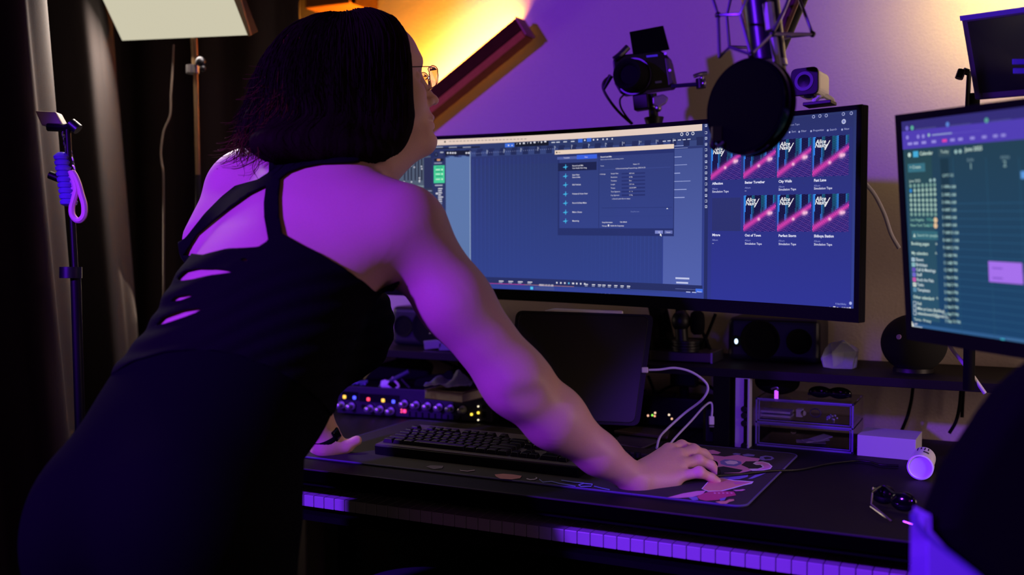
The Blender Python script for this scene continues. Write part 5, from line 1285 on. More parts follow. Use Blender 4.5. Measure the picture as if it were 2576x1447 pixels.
# silver stand plate and trays at the tablet's foot
m = MB(); z = DZ+.026
m.prism([onz(1545, 1083, z), onz(1679, 1098, z), onz(1684, 1082, z), onz(1596, 1072, z)], (0, 0, -.006))
meta(m.build('metal_tray', mat('tray_metal', (120, 105, 100), .35, .8), bevel=.001), 'thin silver tray edge right of the tablet foot', 'tray')
m = MB().prism([onz(1545, 1120, DZ+.012), onz(1612, 1132, DZ+.012), onz(1660, 1112, DZ+.012), onz(1560, 1096, DZ+.012)], (0, 0, .004))
meta(m.build('metal_dish', mat('dish_metal', (110, 100, 105), .3, .7), bevel=.0015), 'flat grey plate on the desk below the tray', 'plate')
m = MB(); c = onz(1590, 1142, DZ+.014); m.box(c, (.10, .05, .018), frame((math.cos(-.1), math.sin(-.1), 0), (0, 0, 1)))
r = thing('small_controller', 'low black controller with two small knobs behind the wrist', 'controller', c)
m.build('case', mat('brown_black', (40, 32, 30), .5), r, bevel=.003)
for x, y in ((1577, 1145), (1604, 1150)): MB().lathe(onz(x, y, DZ+.024), (0, 0, 1), [(0, .007), (.008, .007), (.009, .005)]).build('knob', GREYM, r, smooth=True)
# white cables
CW = mat('white_cable', (205, 200, 205), .45)
r = thing('charging_cable', 'white charging cable looping from the side of the tablet', 'cable', W(1622, 930, 2.13))
MB().box(W(1622, 931, 2.13), (.014, .008, .0115), frame(CR, CU)).build('plug', WHT, r, bevel=.002)
MB().tube([W(*p) for p in ((1632, 931, 2.13), (1660, 930, 2.13), (1700, 926, 2.13), (1745, 939, 2.13), (1780, 970, 2.13), (1768, 1004, 2.13), (1722, 1040, 2.16), (1680, 1078, 2.14), (1660, 1100, 2.1), (1652, 1128, 2.07))], .0024, n=8).build('cord', CW, r, smooth=True)
r = thing('usb_cable', 'white short cable plugged into the black hub by the silver post', 'cable', W(1790, 1055, 2.2))
MB().box(W(1790, 1058, 2.2), (.0105, .006, .018), frame(CR, CU)).build('plug', WHT, r, bevel=.001)
MB().box(W(1790, 1073, 2.2), (.0095, .005, .003), frame(CR, CU)).build('plug_shell', SILV, r)
MB().tube([W(*p) for p in ((1790, 1050, 2.2), (1792, 1025, 2.2), (1787, 1013, 2.2), (1770, 1024, 2.19), (1740, 1058, 2.16), (1700, 1100, 2.1), (1680, 1125, 2.06))], .0022, n=8).build('cord', CW, r, smooth=True)
r = thing('usb_hub', 'black hub with glowing ports left of the silver post', 'usb hub', onz(1800, 1110, DZ))
MB().box(W(1803, 1068, 2.26), (.055, .03, .10), frame(CR, CU)).build('case', BLK, r, bevel=.004)
for x, y, s_ in ((1798, 1041, .004), (1810, 1041, .005), (1827, 1078, .004)): MB().box(W(x, y, 2.235), (s_, .004, s_*1.3), frame(CR, CU)).build('port_light', mat('port_violet', (120, 110, 255), .4, emit=(130, 120, 255), es=1.2), r, bevel=.0008)
# network box with leds
r = thing('network_switch', 'dark box with a few tiny lights behind the tablet', 'electronics box', onz(1680, 1075, DZ))
bc = W(1690, 1052, 2.42); MB().box((bc[0], bc[1]+.03, DZ+.036), (.17, .10, .070)).build('case', BLK, r, bevel=.004)
yf_ = bc[1]-.021
for x, y, c in ((1630, 1046, (255, 190, 160)), (1641, 1045, (150, 255, 90)), (1648, 1039, (255, 210, 170)), (1647, 1047, (255, 170, 130)), (1683, 1044, (255, 230, 190)), (1690, 1054, (255, 200, 150))):
    MB().ell(ony(x, y, yf_), .0022, 8, 6).build('indicator_light', mat('lit_%d_%d_%d' % c, c, .4, emit=c, es=1.6), r)
# mic desk clamp / ball head between shelf and monitor
r = thing('camera_clamp', 'black ball-head clamp standing on the riser under the wide monitor', 'clamp', W(1725, 885, 2.3))
d_ = 2.3
MB().ell(W(1713, 808, d_), (.021, .021, .024), 20, 14).build('ball', BLK, r, smooth=True)
MB().cyl(W(1713, 820, d_), W(1716, 862, d_), .014).build('neck', BLK, r, smooth=True)
MB().lathe(W(1753, 812, d_)-CR*.012, CR, [(0, .022), (.006, .027), (.02, .027), (.026, .022)]).build('knob', BLKM, r, smooth=True)
for i in range(4): MB().lathe(W(1725, 862+i*7, d_), (0, 0, 1), [(0, .031-.002*(i % 2)), (.005, .031-.002*(i % 2))]).build('base_disc', BLK, r, smooth=True)
MB().cyl(W(1713, 795, d_), W(1712, 765, d_+.02), .012).build('top_rod', BLK, r, smooth=True)
m_ = 0
for lab, P in (('black cable slanting down left of the ball-head clamp', ((1645, 770), (1665, 820), (1690, 885))), ('black cable slanting left beside the big speaker', ((1800, 790), (1780, 840), (1760, 885))), ('black cable crossing down right of the ball-head clamp', ((1765, 830), (1778, 860), (1792, 890)))):
    meta(MB().tube([ony(x, y, .70) for x, y in P], .0038, n=8).build('cable', BLKM, smooth=True), lab, 'cable')
# silver drive on riser
r = thing('metal_case', 'long flat silver case lying on the riser right of the tablet', 'case', onz(1710, 915, SZ))
a = onz(1633, 908, SZ); b = onz(1788, 916, SZ); dv = nrm([*(b-a)[:2], 0]); 
MB().box((a+b)/2+np.array((0, .05, .0125)), (np.linalg.norm(b-a), .10, .022), frame(dv, (0, 0, 1))).build('body', mat('warm_silver', (95, 85, 88), .35, .9), r, bevel=.002)
MB().box(b+dv*.0005+np.array((0, .05, .0125)), (.004, .10, .023), frame(dv, (0, 0, 1))).build('end_cap', SILV, r)
# speakers
def speaker(lab, x0, y0, x1, y1, side, led_=None):
    c0 = onz(x0, y1, SZ); c1 = onz(x1, y1, SZ); fy = (c0[1]+c1[1])/2
    w_ = c1[0]-c0[0]; top_ = ony(x0, y0, fy)[2]; h_ = top_-SZ; cx = (c0[0]+c1[0])/2
    r = thing('speaker', lab, 'speaker', (cx, fy, SZ))
    SP = mat('speaker_shell', (22, 20, 30), .4)
    MB().box((cx, fy+.06, SZ+h_/2+.0005), (w_, .12, h_), None).build('cabinet', SP, r, bevel=.014, seg=4)
    for fxr, rr in ((.36, .046), (.78, .026)):
        q = fxr if side > 0 else 1-fxr
        c = np.array((c0[0]+w_*q, fy-.0005, SZ+h_*.5)); rr = min(rr, h_*.42)
        MB().lathe(c, (0, -1, 0), [(0, rr*1.08), (.003, rr*1.05), (.003, rr*.96), (-.006, rr*.55), (-.002, rr*.3), (.001, .001)], 32).build('driver_cone', BLKM, r, smooth=True)
    q = .1 if side > 0 else .9
    MB().lathe((c0[0]+w_*q, fy-.0005, SZ+h_*.45), (0, -1, 0), [(0, .013), (.002, .012), (-.004, .006), (-.004, .001)], 20).build('bass_port', BLKM, r, smooth=True)
    if led_: MB().ell(ony(led_[0], led_[1], fy-.003), (.004, .002, .006), 12, 8).build('power_light', mat('white_blue_led', (200, 225, 255), .4, emit=(200, 225, 255), es=2.2), r)
    return r
speaker('large black speaker lying on its side on the riser with a white light', 1815, 797, 2072, 912, 1, (1852, 859))
speaker('black two-cone speaker on the riser at left, half behind the arm', 962, 770, 1148, 872, -1)
# small clips by left speaker
r = thing('binder_clip', 'small silver clip standing on the riser before the left speaker', 'clip', W(1088, 868, 2.5))
c = onz(1088, 882, SZ); cy_ = c[1]
Wy = lambda x, y: ony(x, y, cy_)
MB().prism([Wy(1065, 858), Wy(1112, 854), Wy(1108, 876), Wy(1068, 880)], (0, .006, 0)).build('body', SILV, r, bevel=.001)
MB().tube([Wy(1080, 840), Wy(1088, 836), Wy(1095, 840)], .0015).build('handle', SILV, r, smooth=True)
MB().box(Wy(1090, 886), (.014, .01, .003)).build('foot', SILV, r)
m = MB().prism([Wy(1104, 864), Wy(1150, 861), Wy(1158, 882), Wy(1104, 882)], (0, .05, 0))
meta(m.build('small_box', mat('violet_grey', (110, 105, 125), .4, .4), bevel=.001), 'small grey box on the riser beside the silver clip', 'box')
# crystal
cr = thing('crystal', 'cloudy faceted glass crystal on the riser beside the speaker', 'crystal', onz(2110, 930, SZ))
base = onz(2112, 926, SZ); cyy = base[1]
P = lambda x, y, dy=0: ony(x, y, cyy)+np.array((0, dy, 0))
bot = [P(2072, 926, -.006), P(2100, 929, -.024), P(2146, 928, -.014), P(2152, 920, .02), P(2110, 916, .03), P(2078, 918, .015)]
for p in bot: p[2] = SZ+.0005
mid_ = [P(2065, 902, -.004), P(2098, 885, -.03), P(2155, 882, -.014), P(2158, 880, .022), P(2112, 876, .034), P(2072, 878, .016)]
top_ = P(2122, 855, 0); top2 = P(2088, 863, .006)
V = bot+mid_+[top_, top2]
F = [(5, 4, 3, 2, 1, 0)]+[(i, (i+1) % 6, 6+(i+1) % 6, 6+i) for i in range(6)]+[(7, 8, 12), (8, 9, 12), (9, 10, 12), (6, 7, 13), (7, 12, 13), (11, 6, 13), (10, 11, 13), (10, 13, 12)]
CRY = mat('cloudy_crystal', (200, 205, 215), .22, trans=.72, ior=1.45, bump=.4, bscale=60)
m = MB(); m.add(V, F); m.build('gem', CRY, cr, bevel=.0008)
# black orb speaker
oc = onz(2296, 938, SZ); d_ = (oc-CAM)@CF; rad = 80/FPX*d_
orb = thing('round_speaker', 'matte black round speaker on the riser left of the calendar monitor', 'smart speaker', oc)
cc = W(2299, 862, d_+.02)
MB().ell((cc[0], cc[1], SZ+rad*.90), (rad, rad, rad*.92), 40, 24).build('body', mat('orb_fabric', (12, 11, 13), .9, bump=.5, bscale=800), orb, smooth=True)
MB().lathe((cc[0], cc[1], SZ+.0003), (0, 0, 1), [(0, rad*.62), (.008, rad*.6)], 30).build('foot', BLK, orb, smooth=True)
dn = nrm(np.array((W(2241, 843, d_)-cc)[:2].tolist()+[.03])); oo = W(2240, 843, d_+.02-.02)
from_c = np.array((cc[0], cc[1], SZ+rad*.90))
dirb = nrm(oo-CF*.030-from_c); pb_ = from_c+dirb*rad*.985
MB().lathe(pb_, dirb, [(0, .0055), (.0015, .005)], 16).build('button', mat('orb_button', (190, 160, 170), .4), orb, smooth=True)
# webcam etc come later; organiser with two clear drawers
DCL = mat('clear_acrylic', (235, 232, 245), .02, trans=1.0, ior=1.08)
FL = onz(1898, 1122, DZ); FR_ = onz(2148, 1140, DZ); ow = FR_[0]-FL[0]; oy_ = (FL[1]+FR_[1])/2; ot = ony(2148, 1017, oy_)[2]; oh = ot-DZ; od = .14
org = thing('drawer_organizer', 'clear plastic organiser with two see-through drawers on the desk', 'organizer', (FL[0]+ow/2, oy_, DZ))
cx = FL[0]+ow/2; m = MB(); th = .003
ACE = mat('acrylic_edge', (120, 105, 170), .2, trans=.3)
for z in (DZ+.002, DZ+oh/2, DZ+oh-.0015): m.box((cx, oy_+od/2, z), (ow, od, th))
for x in (FL[0]+th/2, FR_[0]-th/2): m.box((x, oy_+od/2, DZ+oh/2), (th, od, oh-.004))
m.box((cx, oy_+od-th/2, DZ+oh/2), (ow-.006, th, oh-.004)); m.build('frame', DCL, org)
m = MB()
for z in (DZ+.002, DZ+oh/2, DZ+oh-.0015): m.box((cx, oy_-.001, z), (ow, .004, .0035))
for x in (FL[0]+.002, FR_[0]-.002): m.box((x, oy_-.001, DZ+oh/2), (.0035, .004, oh))
m.build('front_edge', ACE, org)
for z in (DZ+oh*.25+.001, DZ+oh*.75):
    hh = oh/2-.010; dz_ = MB()
    dz_.box((cx, oy_+.004, z), (ow-.014, .002, hh)).box((cx, oy_+.07, z-hh/2+.001), (ow-.014, .13, .002)); dr = dz_.build('drawer', DCL, org)
    mm = MB()
    for zz in (z-hh/2, z+hh/2): mm.box((cx, oy_+.002, zz), (ow-.014, .003, .0018))
    for x in (cx-ow/2+.007, cx+ow/2-.007): mm.box((x, oy_+.002, z), (.0018, .003, hh))
    mm.build('drawer_rim', ACE, dr)
    MB().ell((cx+(-.02 if z < DZ+oh/2 else .0), oy_-.004, z+(.010 if z < DZ+oh/2 else .0)), .006, 12, 8).build('drawer_knob', DCL, dr, smooth=True)
def od_pt(x, y, back=.03): return ony(x, y, oy_+back)
for k, (y, lab) in enumerate(((1037, 'upper flat white card box in the top clear drawer'), (1047, 'lower flat white card box in the top clear drawer'))):
    a = od_pt(1913, y-2.5); b = od_pt(1988, y+3); meta(MB().box(((a[0]+b[0])/2, a[1]+.02, (a[2]+b[2])/2), (b[0]-a[0], .04, .0045)).build('card_box', mat('lilac_white', (225, 215, 240), .6)), lab, 'box')
a = od_pt(2010, 1040); meta(MB().box(a+np.array((0, .01, 0)), (.012, .02, .016)).build('small_carton', mat('lilac_white', (225, 215, 240), .6)), 'tiny pale carton in the top clear drawer', 'carton')
c = od_pt(2051, 1039); meta(MB().tube([c+np.array((.011*math.cos(t), 0, .009*math.sin(t))) for t in np.linspace(0, 6.2832, 17)], .0014, smooth=0).build('ring', mat('violet_metal', (130, 120, 170), .3, .8), smooth=True), 'thin metal ring in the top clear drawer', 'ring')
gm = mat('bead_glass', (200, 190, 255), .05, .3)
m = MB()
for k in range(16): m.ell(od_pt(2080+rng.uniform(0, 28), 1045+rng.uniform(0, 12), .03+rng.uniform(0, .02)), .0022, 8, 6)
o = m.build('beads', gm, smooth=True); meta(o, 'loose glinting beads in the top clear drawer', 'beads'); o['kind'] = 'stuff'
m = MB()
for i in range(3):
    m.box(od_pt(2040+i*12, 1112-i*5, .05), (.06-.01*i, .03, .002), frame((math.cos(.2+i*.3), math.sin(.2+i*.3), .1*i), (0, 0, 1)))
meta(m.build('papers', mat('lilac_white', (225, 215, 240), .6)), 'few pale paper scraps in the bottom clear drawer', 'paper')
# on the organiser
zt2 = DZ+oh+.001
r = thing('sunglasses', 'folded black sunglasses on top of the clear organiser', 'sunglasses', od_pt(2085, 1010, .05))
sg = mat('black_lens', (8, 8, 10), .08)
for x in (2063, 2112): MB().ell(ony(x, 1003, oy_+.05)*np.array((1, 1, 0))+np.array((0, 0, zt2+.0125)), (.024, .007, .0125), 20, 12).build('lens', sg, r, smooth=True)
MB().tube([ony(x, 996, oy_+.052)*np.array((1, 1, 0))+np.array((0, 0, zt2+.018)) for x in (2040, 2085, 2135)], .0025).build('frame', BLK, r, smooth=True)
MB().box(ony(2087, 1003, oy_+.066)*np.array((1, 1, 0))+np.array((0, 0, zt2+.005)), (.09, .005, .006)).build('temple', BLK, r, bevel=.001)
c = ony(1955, 975, oy_+.06); meta(MB().ell((c[0], c[1], zt2+.028), (.048, .04, .028), 24, 14).build('dark_pouch', BLKM, smooth=True), 'rounded black pouch on the organiser under the riser', 'pouch')
r = thing('usb_stick', 'glowing pink-violet stick light perched on the front edge of the organiser', 'usb light', W(1953, 990, 2.15))
MB().box(ony(1953, 995, oy_+.006), (.008, .005, .022)).build('glow_body', mat('pink_violet_glow', (190, 70, 255), .4, emit=(190, 80, 255), es=1.3), r, bevel=.002)
MB().tube([ony(1955, 985, oy_+.006), ony(1957, 977, oy_+.006), ony(1950, 975, oy_+.006), ony(1940, 979, oy_+.006)], .0022).build('hook', SILV, r, smooth=True)
# paper cube
c1, c2 = onz(2156, 1146, DZ), onz(2303, 1160, DZ); h_ = ony(2156, 1094, c1[1])[2]-DZ
nb = nrm([*(c2-c1)[:2], 0]); pb2 = np.array((-nb[1], nb[0], 0))*.10
meta(MB().prism([c1, c2, c2+pb2, c1+pb2], (0, 0, h_)).build('box', mat('matte_white_card', (176, 170, 182), .8), bevel=.0008), 'plain white cardboard box lit violet right of the organiser', 'box')
# tube lying
r = thing('pill_bottle', 'white plastic bottle lying on the desk with a printed label', 'bottle', onz(2312, 1216, DZ))
ta, tb_ = onz(2324, 1152, DZ+.0235), onz(2309, 1192, DZ+.0235)
ax = nrm(tb_-ta); BW = mat('bottle_white', (235, 232, 240), .35)
MB().lathe(ta, ax, [(0, .016), (.004, .0215), (.072, .0215)], 30).build('bottle_body', BW, r, smooth=True)
MB().lathe(ta+ax*.0715, ax, [(0, .0230), (.021, .0230), (.022, .0205), (.018, .0192), (.018, .001)], 30).build('cap', BW, r, smooth=True)
m = MB(); rf_ = frame(ax, (0, 0, 1))
def lab_pt(s_, an, rr=.0218): return ta+ax*s_+rr*(rf_[:, 2]*math.cos(an)+rf_[:, 1]*math.sin(an)*(1 if rf_[:, 1]@CF < 0 else -1))
INK = mat('label_ink', (60, 55, 70), .6)
for k in range(4):
    an = -.5+k*.3; V = [lab_pt(.010, an), lab_pt(.036-.006*(k % 2), an), lab_pt(.036-.006*(k % 2), an+.1), lab_pt(.010, an+.1)]; m.add(V, [(0, 1, 2, 3)])
for k in range(4): m.add([lab_pt(.044, .1+k*.12), lab_pt(.056, .1+k*.12), lab_pt(.056, .22+k*.12), lab_pt(.044, .22+k*.12)], [(0, 1, 2, 3)])
m.build('label_print', INK, r)
# glasses bottom right
r = thing('eyeglasses', 'dark glasses with shiny metal temples lying on the desk at right', 'glasses', onz(2240, 1290, DZ))
for (x, y) in ((2222, 1244), (2272, 1262)):
    c = onz(x, y, DZ+.018); MB().ell(c, (.021, .006, .016), 24, 14, frame((.95, -.25, 0), (0, .25, 1))).build('lens', sg, r, smooth=True)
MB().tube([onz(2192, 1238, DZ+.026), onz(2222, 1222, DZ+.034), onz(2248, 1240, DZ+.028), onz(2275, 1243, DZ+.032), onz(2300, 1258, DZ+.022)], .0022).build('frame', BLK, r, smooth=True)
MB().tube([onz(2196, 1228, DZ+.03), onz(2192, 1270, DZ+.012), onz(2243, 1312, DZ+.004)], .0016, smooth=0).build('temple', CHROME, r, smooth=True)
MB().tube([onz(2190, 1275, DZ+.010), onz(2240, 1310, DZ+.003)], .0015, smooth=0).tube([onz(2273, 1312, DZ+.006), onz(2296, 1320, DZ+.004)], .0018, smooth=0).build('temple', CHROME, r, smooth=True)
# cables behind shelf
for lab, P, yy, rr in (('white cable drooping from the wide monitor to the calendar monitor', ((2172, 456), (2200, 490), (2225, 540), (2242, 590), (2262, 625)), .60, .0042),
                       ('lilac-lit white cable running down behind the calendar monitor', ((2380, 855), (2400, 885), (2432, 925), (2478, 990)), .45, .0036)):
    meta(MB().tube([ony(x, y, yy) for x, y in P], rr, n=10).build('cable', CW, smooth=True), lab, 'cable')
for lab, P, yy in (('black cable hanging below the riser behind the white box', ((2297, 970), (2292, 1010), (2282, 1050), (2268, 1084)), .80),
                   ('black cable hanging below the riser near the chair', ((2418, 972), (2414, 1020), (2405, 1060), (2388, 1090)), .80),
                   ('thin black cable beside the one near the chair', ((2424, 972), (2422, 1010), (2420, 1050)), .82),
                   ('black cable curving behind the hub under the riser', ((1640, 1000), (1680, 975), (1730, 962), (1780, 970), (1815, 1000), (1830, 1030)), .75),
                   ('black cable dropping from the riser beside the tablet', ((1630, 945), (1645, 985), (1655, 1040)), .74),
                   ('black cable slanting behind the network box', ((1620, 980), (1640, 1010), (1665, 1045)), .78),
                   ('black cable curving down under the riser', ((1698, 990), (1690, 1015), (1685, 1035)), .72),
                   ('black cable hanging behind the audio unit at left', ((998, 893), (1002, 910), (1008, 926)), .80),
                   ('black cable slanting down to the book behind the audio unit', ((1100, 902), (1150, 925), (1190, 950), (1215, 968)), .80)):
    meta(MB().tube([ony(x, y, yy) for x, y in P], .0036, n=8).build('cable', BLKM, smooth=True), lab, 'cable')
r = thing('power_adapter', 'black power adapter hanging under the riser behind the loop of cable', 'adapter', ony(1722, 955, .72))
MB().box(ony(1722, 953, .72), (.062, .03, .035)).build('case', BLK, r, bevel=.004)
MB().tube([ony(1720, 970, .72), ony(1722, 1000, .72), ony(1715, 1030, .72)], .011).build('plug_neck', BLKM, r, smooth=True)
m = MB(); c = onz(2440, 918, SZ)
# ---------------------------------------------------------------- above the monitors
# camera with flip screen
d_ = (ony(1620, 200, .60)-CAM)@CF
cm = thing('camera', 'black camera with flipped-up screen behind the top of the wide monitor', 'camera', W(1625, 250, d_))
CRt = frame(CR*.94-CF*.34+CU*.10, CU*.97-CR*.12)     # body faces a little to the left
def CP(x, y, f=0): return W(x, y, d_)+CRt[:, 1]*0-fN*f
fN = nrm(CF*.92+CR*.34); fN = fN
MB().prism([CP(1540, 150), CP(1572, 136), CP(1660, 126), CP(1680, 140), CP(1693, 208), CP(1688, 218), CP(1560, 236), CP(1545, 210)], fN*.045).build('body', BLK, cm, bevel=.004)
MB().prism([CP(1583, 80, .0), CP(1668, 64, .0), CP(1684, 124, .0), CP(1592, 138, .0)], fN*.006).build('flip_screen', BLKG, cm, bevel=.001)
lc = CP(1600, 195); 
MB().lathe(lc-fN*.000, -fN-CR*.16-CU*.02, [(0, .040), (.012, .039), (.02, .036), (.05, .034), (.054, .031), (.052, .026), (.04, .02), (.04, .001)], 36).build('lens', BLKM, cm, smooth=True)
MB().lathe(lc-fN*.012-CR*.002, -fN-CR*.16-CU*.02, [(0, .0405), (.004, .0405)], 36).build('lens_ring', GREYM, cm, smooth=True)
MB().prism([CP(1672, 145, .002), CP(1682, 148, .002), CP(1694, 208, .002), CP(1682, 216, .002)], fN*.05).build('grip', mat('grip_grey', (70, 60, 66), .5), cm, bevel=.002)
for x, y in ((1620, 156), (1675, 136), (1686, 178)): MB().lathe(CP(x, y, .002), -fN, [(0, .0035), (.003, .003)], 12).build('button', SILV, cm, smooth=True)
cur = MB(); 
m = MB().prism([CP(1626, 140, .0006), CP(1654, 137, .0006), CP(1655, 142, .0006), CP(1627, 145, .0006)], -fN*.0006); m.build('brand_mark', mat('violet_mark', (110, 100, 200), .5), cm)
m = MB().prism([CP(1648, 205, .0006), CP(1664, 203, .0006), CP(1665, 208, .0006), CP(1649, 210, .0006)], -fN*.0006); m.build('model_mark', mat('violet_mark', (110, 100, 200), .5), cm)
MB().tube([W(1580, 118, d_), W(1560, 138, d_), W(1545, 150, d_)], .007).build('mode_dial', GREYM, cm, smooth=True)
mt = thing('camera_mount', 'black and grey tilting mount under the camera', 'mount', W(1640, 290, d_))
MB().box(W(1615, 258, d_), (.034, .03, .034), CRt).build('clamp_block', BLK, mt, bevel=.003)
MB().cyl(W(1640, 235, d_), W(1645, 300, d_+.01), .0105).build('shaft', BLK, mt, smooth=True)
MB().prism([W(1641, 244, d_-.01), W(1668, 236, d_-.01), W(1682, 245, d_-.01), W(1678, 258, d_-.01), W(1656, 270, d_-.01), W(1642, 262, d_-.01)], CF*.02).build('tilt_plate', mat('mount_grey', (130, 118, 120), .4, .4), mt, bevel=.003)
MB().ell(W(1655, 272, d_), .009, 12, 8).ell(W(1643, 268, d_), .006, 12, 8).build('knob', SILV, mt, smooth=True)
MB().cyl(W(1645, 296, d_+.01), W(1646, 330, d_+.01), .022, .014).build('base', BLK, mt, smooth=True)
pt = W(1646, 330, d_+.01)
MB().cyl(pt, (pt[0], pt[1]+.02, SZ), .010).build('pole', BLKM, mt, smooth=True)
am = thing('side_arm', 'thin dark arm with a clamp reaching right from the camera', 'arm', W(1720, 214, d_))
MB().tube([W(1690, 217, d_), W(1725, 214, d_-.02), W(1755, 212, d_-.03)], .0045, smooth=0).build('rod', mat('dark_violet_metal', (60, 50, 80), .35, .7), am, smooth=True)
MB().cyl(W(1762, 198, d_-.03), W(1764, 222, d_-.03), .0105).build('clamp', BLK, am, smooth=True)
MB().tube([W(1745, 192, d_-.03), W(1762, 186, d_-.03), W(1778, 184, d_-.03)], .0045).ell(W(1770, 210, d_-.04), .006, 10, 8).ell(W(1766, 196, d_-.04), .005, 10, 8).build('wing_nut', SILV, am, smooth=True)
for lab, P in (('black cable looping from the camera side down to the monitor', ((1537, 190), (1520, 205), (1518, 225), (1535, 255), (1560, 285), (1590, 312))), ('thin black cable hanging under the camera lens', ((1572, 236), (1560, 250), (1562, 270), (1575, 292), (1592, 312)))):
    meta(MB().tube([W(x, y, d_+.01) for x, y in P], .0032 if 'loop' in lab else .0022, n=8).build('cable', BLK, smooth=True), lab, 'cable')
MB().cyl(W(1537, 190, d_), W(1518, 225, d_+.01), .006, .004).build('cable_plug', BLK, cm, smooth=True)

# microphone, shock mount, boom, pop filter
q = 1.60
mic = thing('microphone', 'large studio microphone with a blue sheen hanging behind the pop filter', 'microphone', W(1930, 150, q))
MICM = mat('mic_body', (40, 36, 52), .3, .7)
MB().cyl(W(1906, -60, q), W(1932, 165, q), .0285, .0285, 36).build('body', MICM, mic, smooth=True)
MB().cyl(W(1932, 162, q), W(1948, 300, q), .0262, .0255, 36).build('grille', mat('mic_grille', (60, 54, 62), .45, .6, bump=.8, bscale=1500), mic, smooth=True)
MB().cyl(W(1931, 158, q), W(1933, 172, q), .0295, .0295, 36).build('band', SILV, mic, smooth=True)
sh = thing('shock_mount', 'angular wire shock mount cage around the microphone', 'shock mount', W(1910, 70, q))
WR = mat('cage_wire', (120, 105, 140), .35, .7)
def cage(ps, r=.0026, dd=0): 
    MB().tube([W(x, y, q+z+dd) for x, y, z in ps], r, n=8, smooth=0).build('wire', WR, sh, smooth=True)
cage([(1788, -20, -.03), (1806, 38, -.04), (1862, 36, -.07), (1886, -20, -.07)])
cage([(1806, 38, -.04), (1810, 145, -.05), (1835, 118, -.06), (1890, 138, -.08), (1943, 85, -.07)], .0028)
cage([(1862, 36, -.07), (1890, 138, -.08)]); cage([(1835, 118, .05), (1828, 40, .04), (1842, -20, .04)]); cage([(1943, 85, -.07), (2044, 86, .0), (2012, 0, .02)])
cage([(1943, 85, -.07), (1975, 20, -.05), (1990, -20, -.04)]); cage([(2044, 86, .0), (1990, 92, .07), (1900, 120, .07), (1835, 118, .05)]); cage([(1870, 5, .06), (1900, 120, .07)]); cage([(1788, -20, -.03), (1850, -30, .05), (1975, -30, .05)])
for x, y, z in ((1806, 38, -.04), (1890, 138, -.08), (1943, 85, -.07), (2044, 86, 0)): MB().ell(W(x, y, q+z), .005, 10, 8).build('joint', GREYM, sh, smooth=True)
bm = thing('boom_arm', 'thick black boom arm slanting behind the microphone', 'boom arm', W(1980, 60, q+.12))
MB().cyl(W(2035, -60, q+.14), W(1950, 145, q+.14), .0145, .012, 24).build('tube', BLK, bm, smooth=True)
MB().cyl(W(2025, -60, q+.12), W(1965, 90, q+.12), .0075).build('spring_tube', mat('copper_brown', (95, 60, 60), .4, .6), bm, smooth=True)
MB().cyl(W(1955, 120, q+.1), W(1938, 80, q+.02), .010).build('swivel', BLK, bm, smooth=True)
gn = thing('gooseneck', 'pale metal gooseneck running down beside the microphone to the pop filter', 'gooseneck', W(1950, 120, q-.06))
PM = mat('pale_metal', (165, 160, 165), .35, .6)
MB().tube([W(1932, 8, q-.05), W(1940, 75, q-.05)], .0085, smooth=0).build('upper_rod', PM, gn, smooth=True)
MB().tube([W(1946, 95, q-.05), W(1962, 200, q-.05), W(1974, 275, q-.05), W(1974, 330, q-.045)], .0062).build('lower_rod', PM, gn, smooth=True)
MB().ell(W(1966, 205, q-.055), (.009, .009, .012), 14, 10).ell(W(1970, 223, q-.055), .006, 12, 8).build('joint', SILV, gn, smooth=True)
pf = thing('pop_filter', 'round black mesh pop filter in front of the wide monitor', 'pop filter', W(1872, 266, q-.08))
pn = nrm(-CF*.64-CR*.76+CU*.06); pcn = W(1872, 266, q-.08); R0 = .0705
MB().lathe(pcn-pn*.010, pn, [(-.003, R0-.004), (-.003, R0+.001), (.006, R0+.0015), (.009, R0), (.009, R0-.004), (.005, R0-.006)], 64).build('rim', BLKG, pf, smooth=True)
MB().lathe(pcn-pn*.024, pn, [(-.003, R0-.006), (-.003, R0+.001), (.004, R0+.001), (.004, R0-.006)], 64).build('rear_rim', BLKM, pf, smooth=True)
MB().lathe(pcn, pn, [(.000, R0-.004), (.0035, R0*.6), (.0045, .001)], 64).build('mesh', mat('pop_mesh', (6, 6, 6), .9, bump=1.0, bscale=2500, spec=.1), pf, smooth=True)
MB().lathe(pcn-pn*.02, pn, [(-.001, R0-.004), (-.004, R0*.6), (-.004, .001)], 64).build('rear_mesh', mat('pop_mesh', (6, 6, 6), .9, bump=1.0, bscale=2500, spec=.1), pf, smooth=True)
bl_ = W(1808, 350, q-.08); MB().box(W(1802, 338, q-.05), (.014, .012, .022), frame(CR, CU)).tube([W(1806, 342, q-.05), W(1795, 352, q-.05), W(1792, 366, q-.05), W(1801, 374, q-.05)], .0045).build('clip', BLK, pf, smooth=True)
MB().tube([W(1804, 370, q-.06), W(1812, 365, q-.06), W(1820, 358, q-.06)], .003).build('clip_screw', SILV, pf, smooth=True)

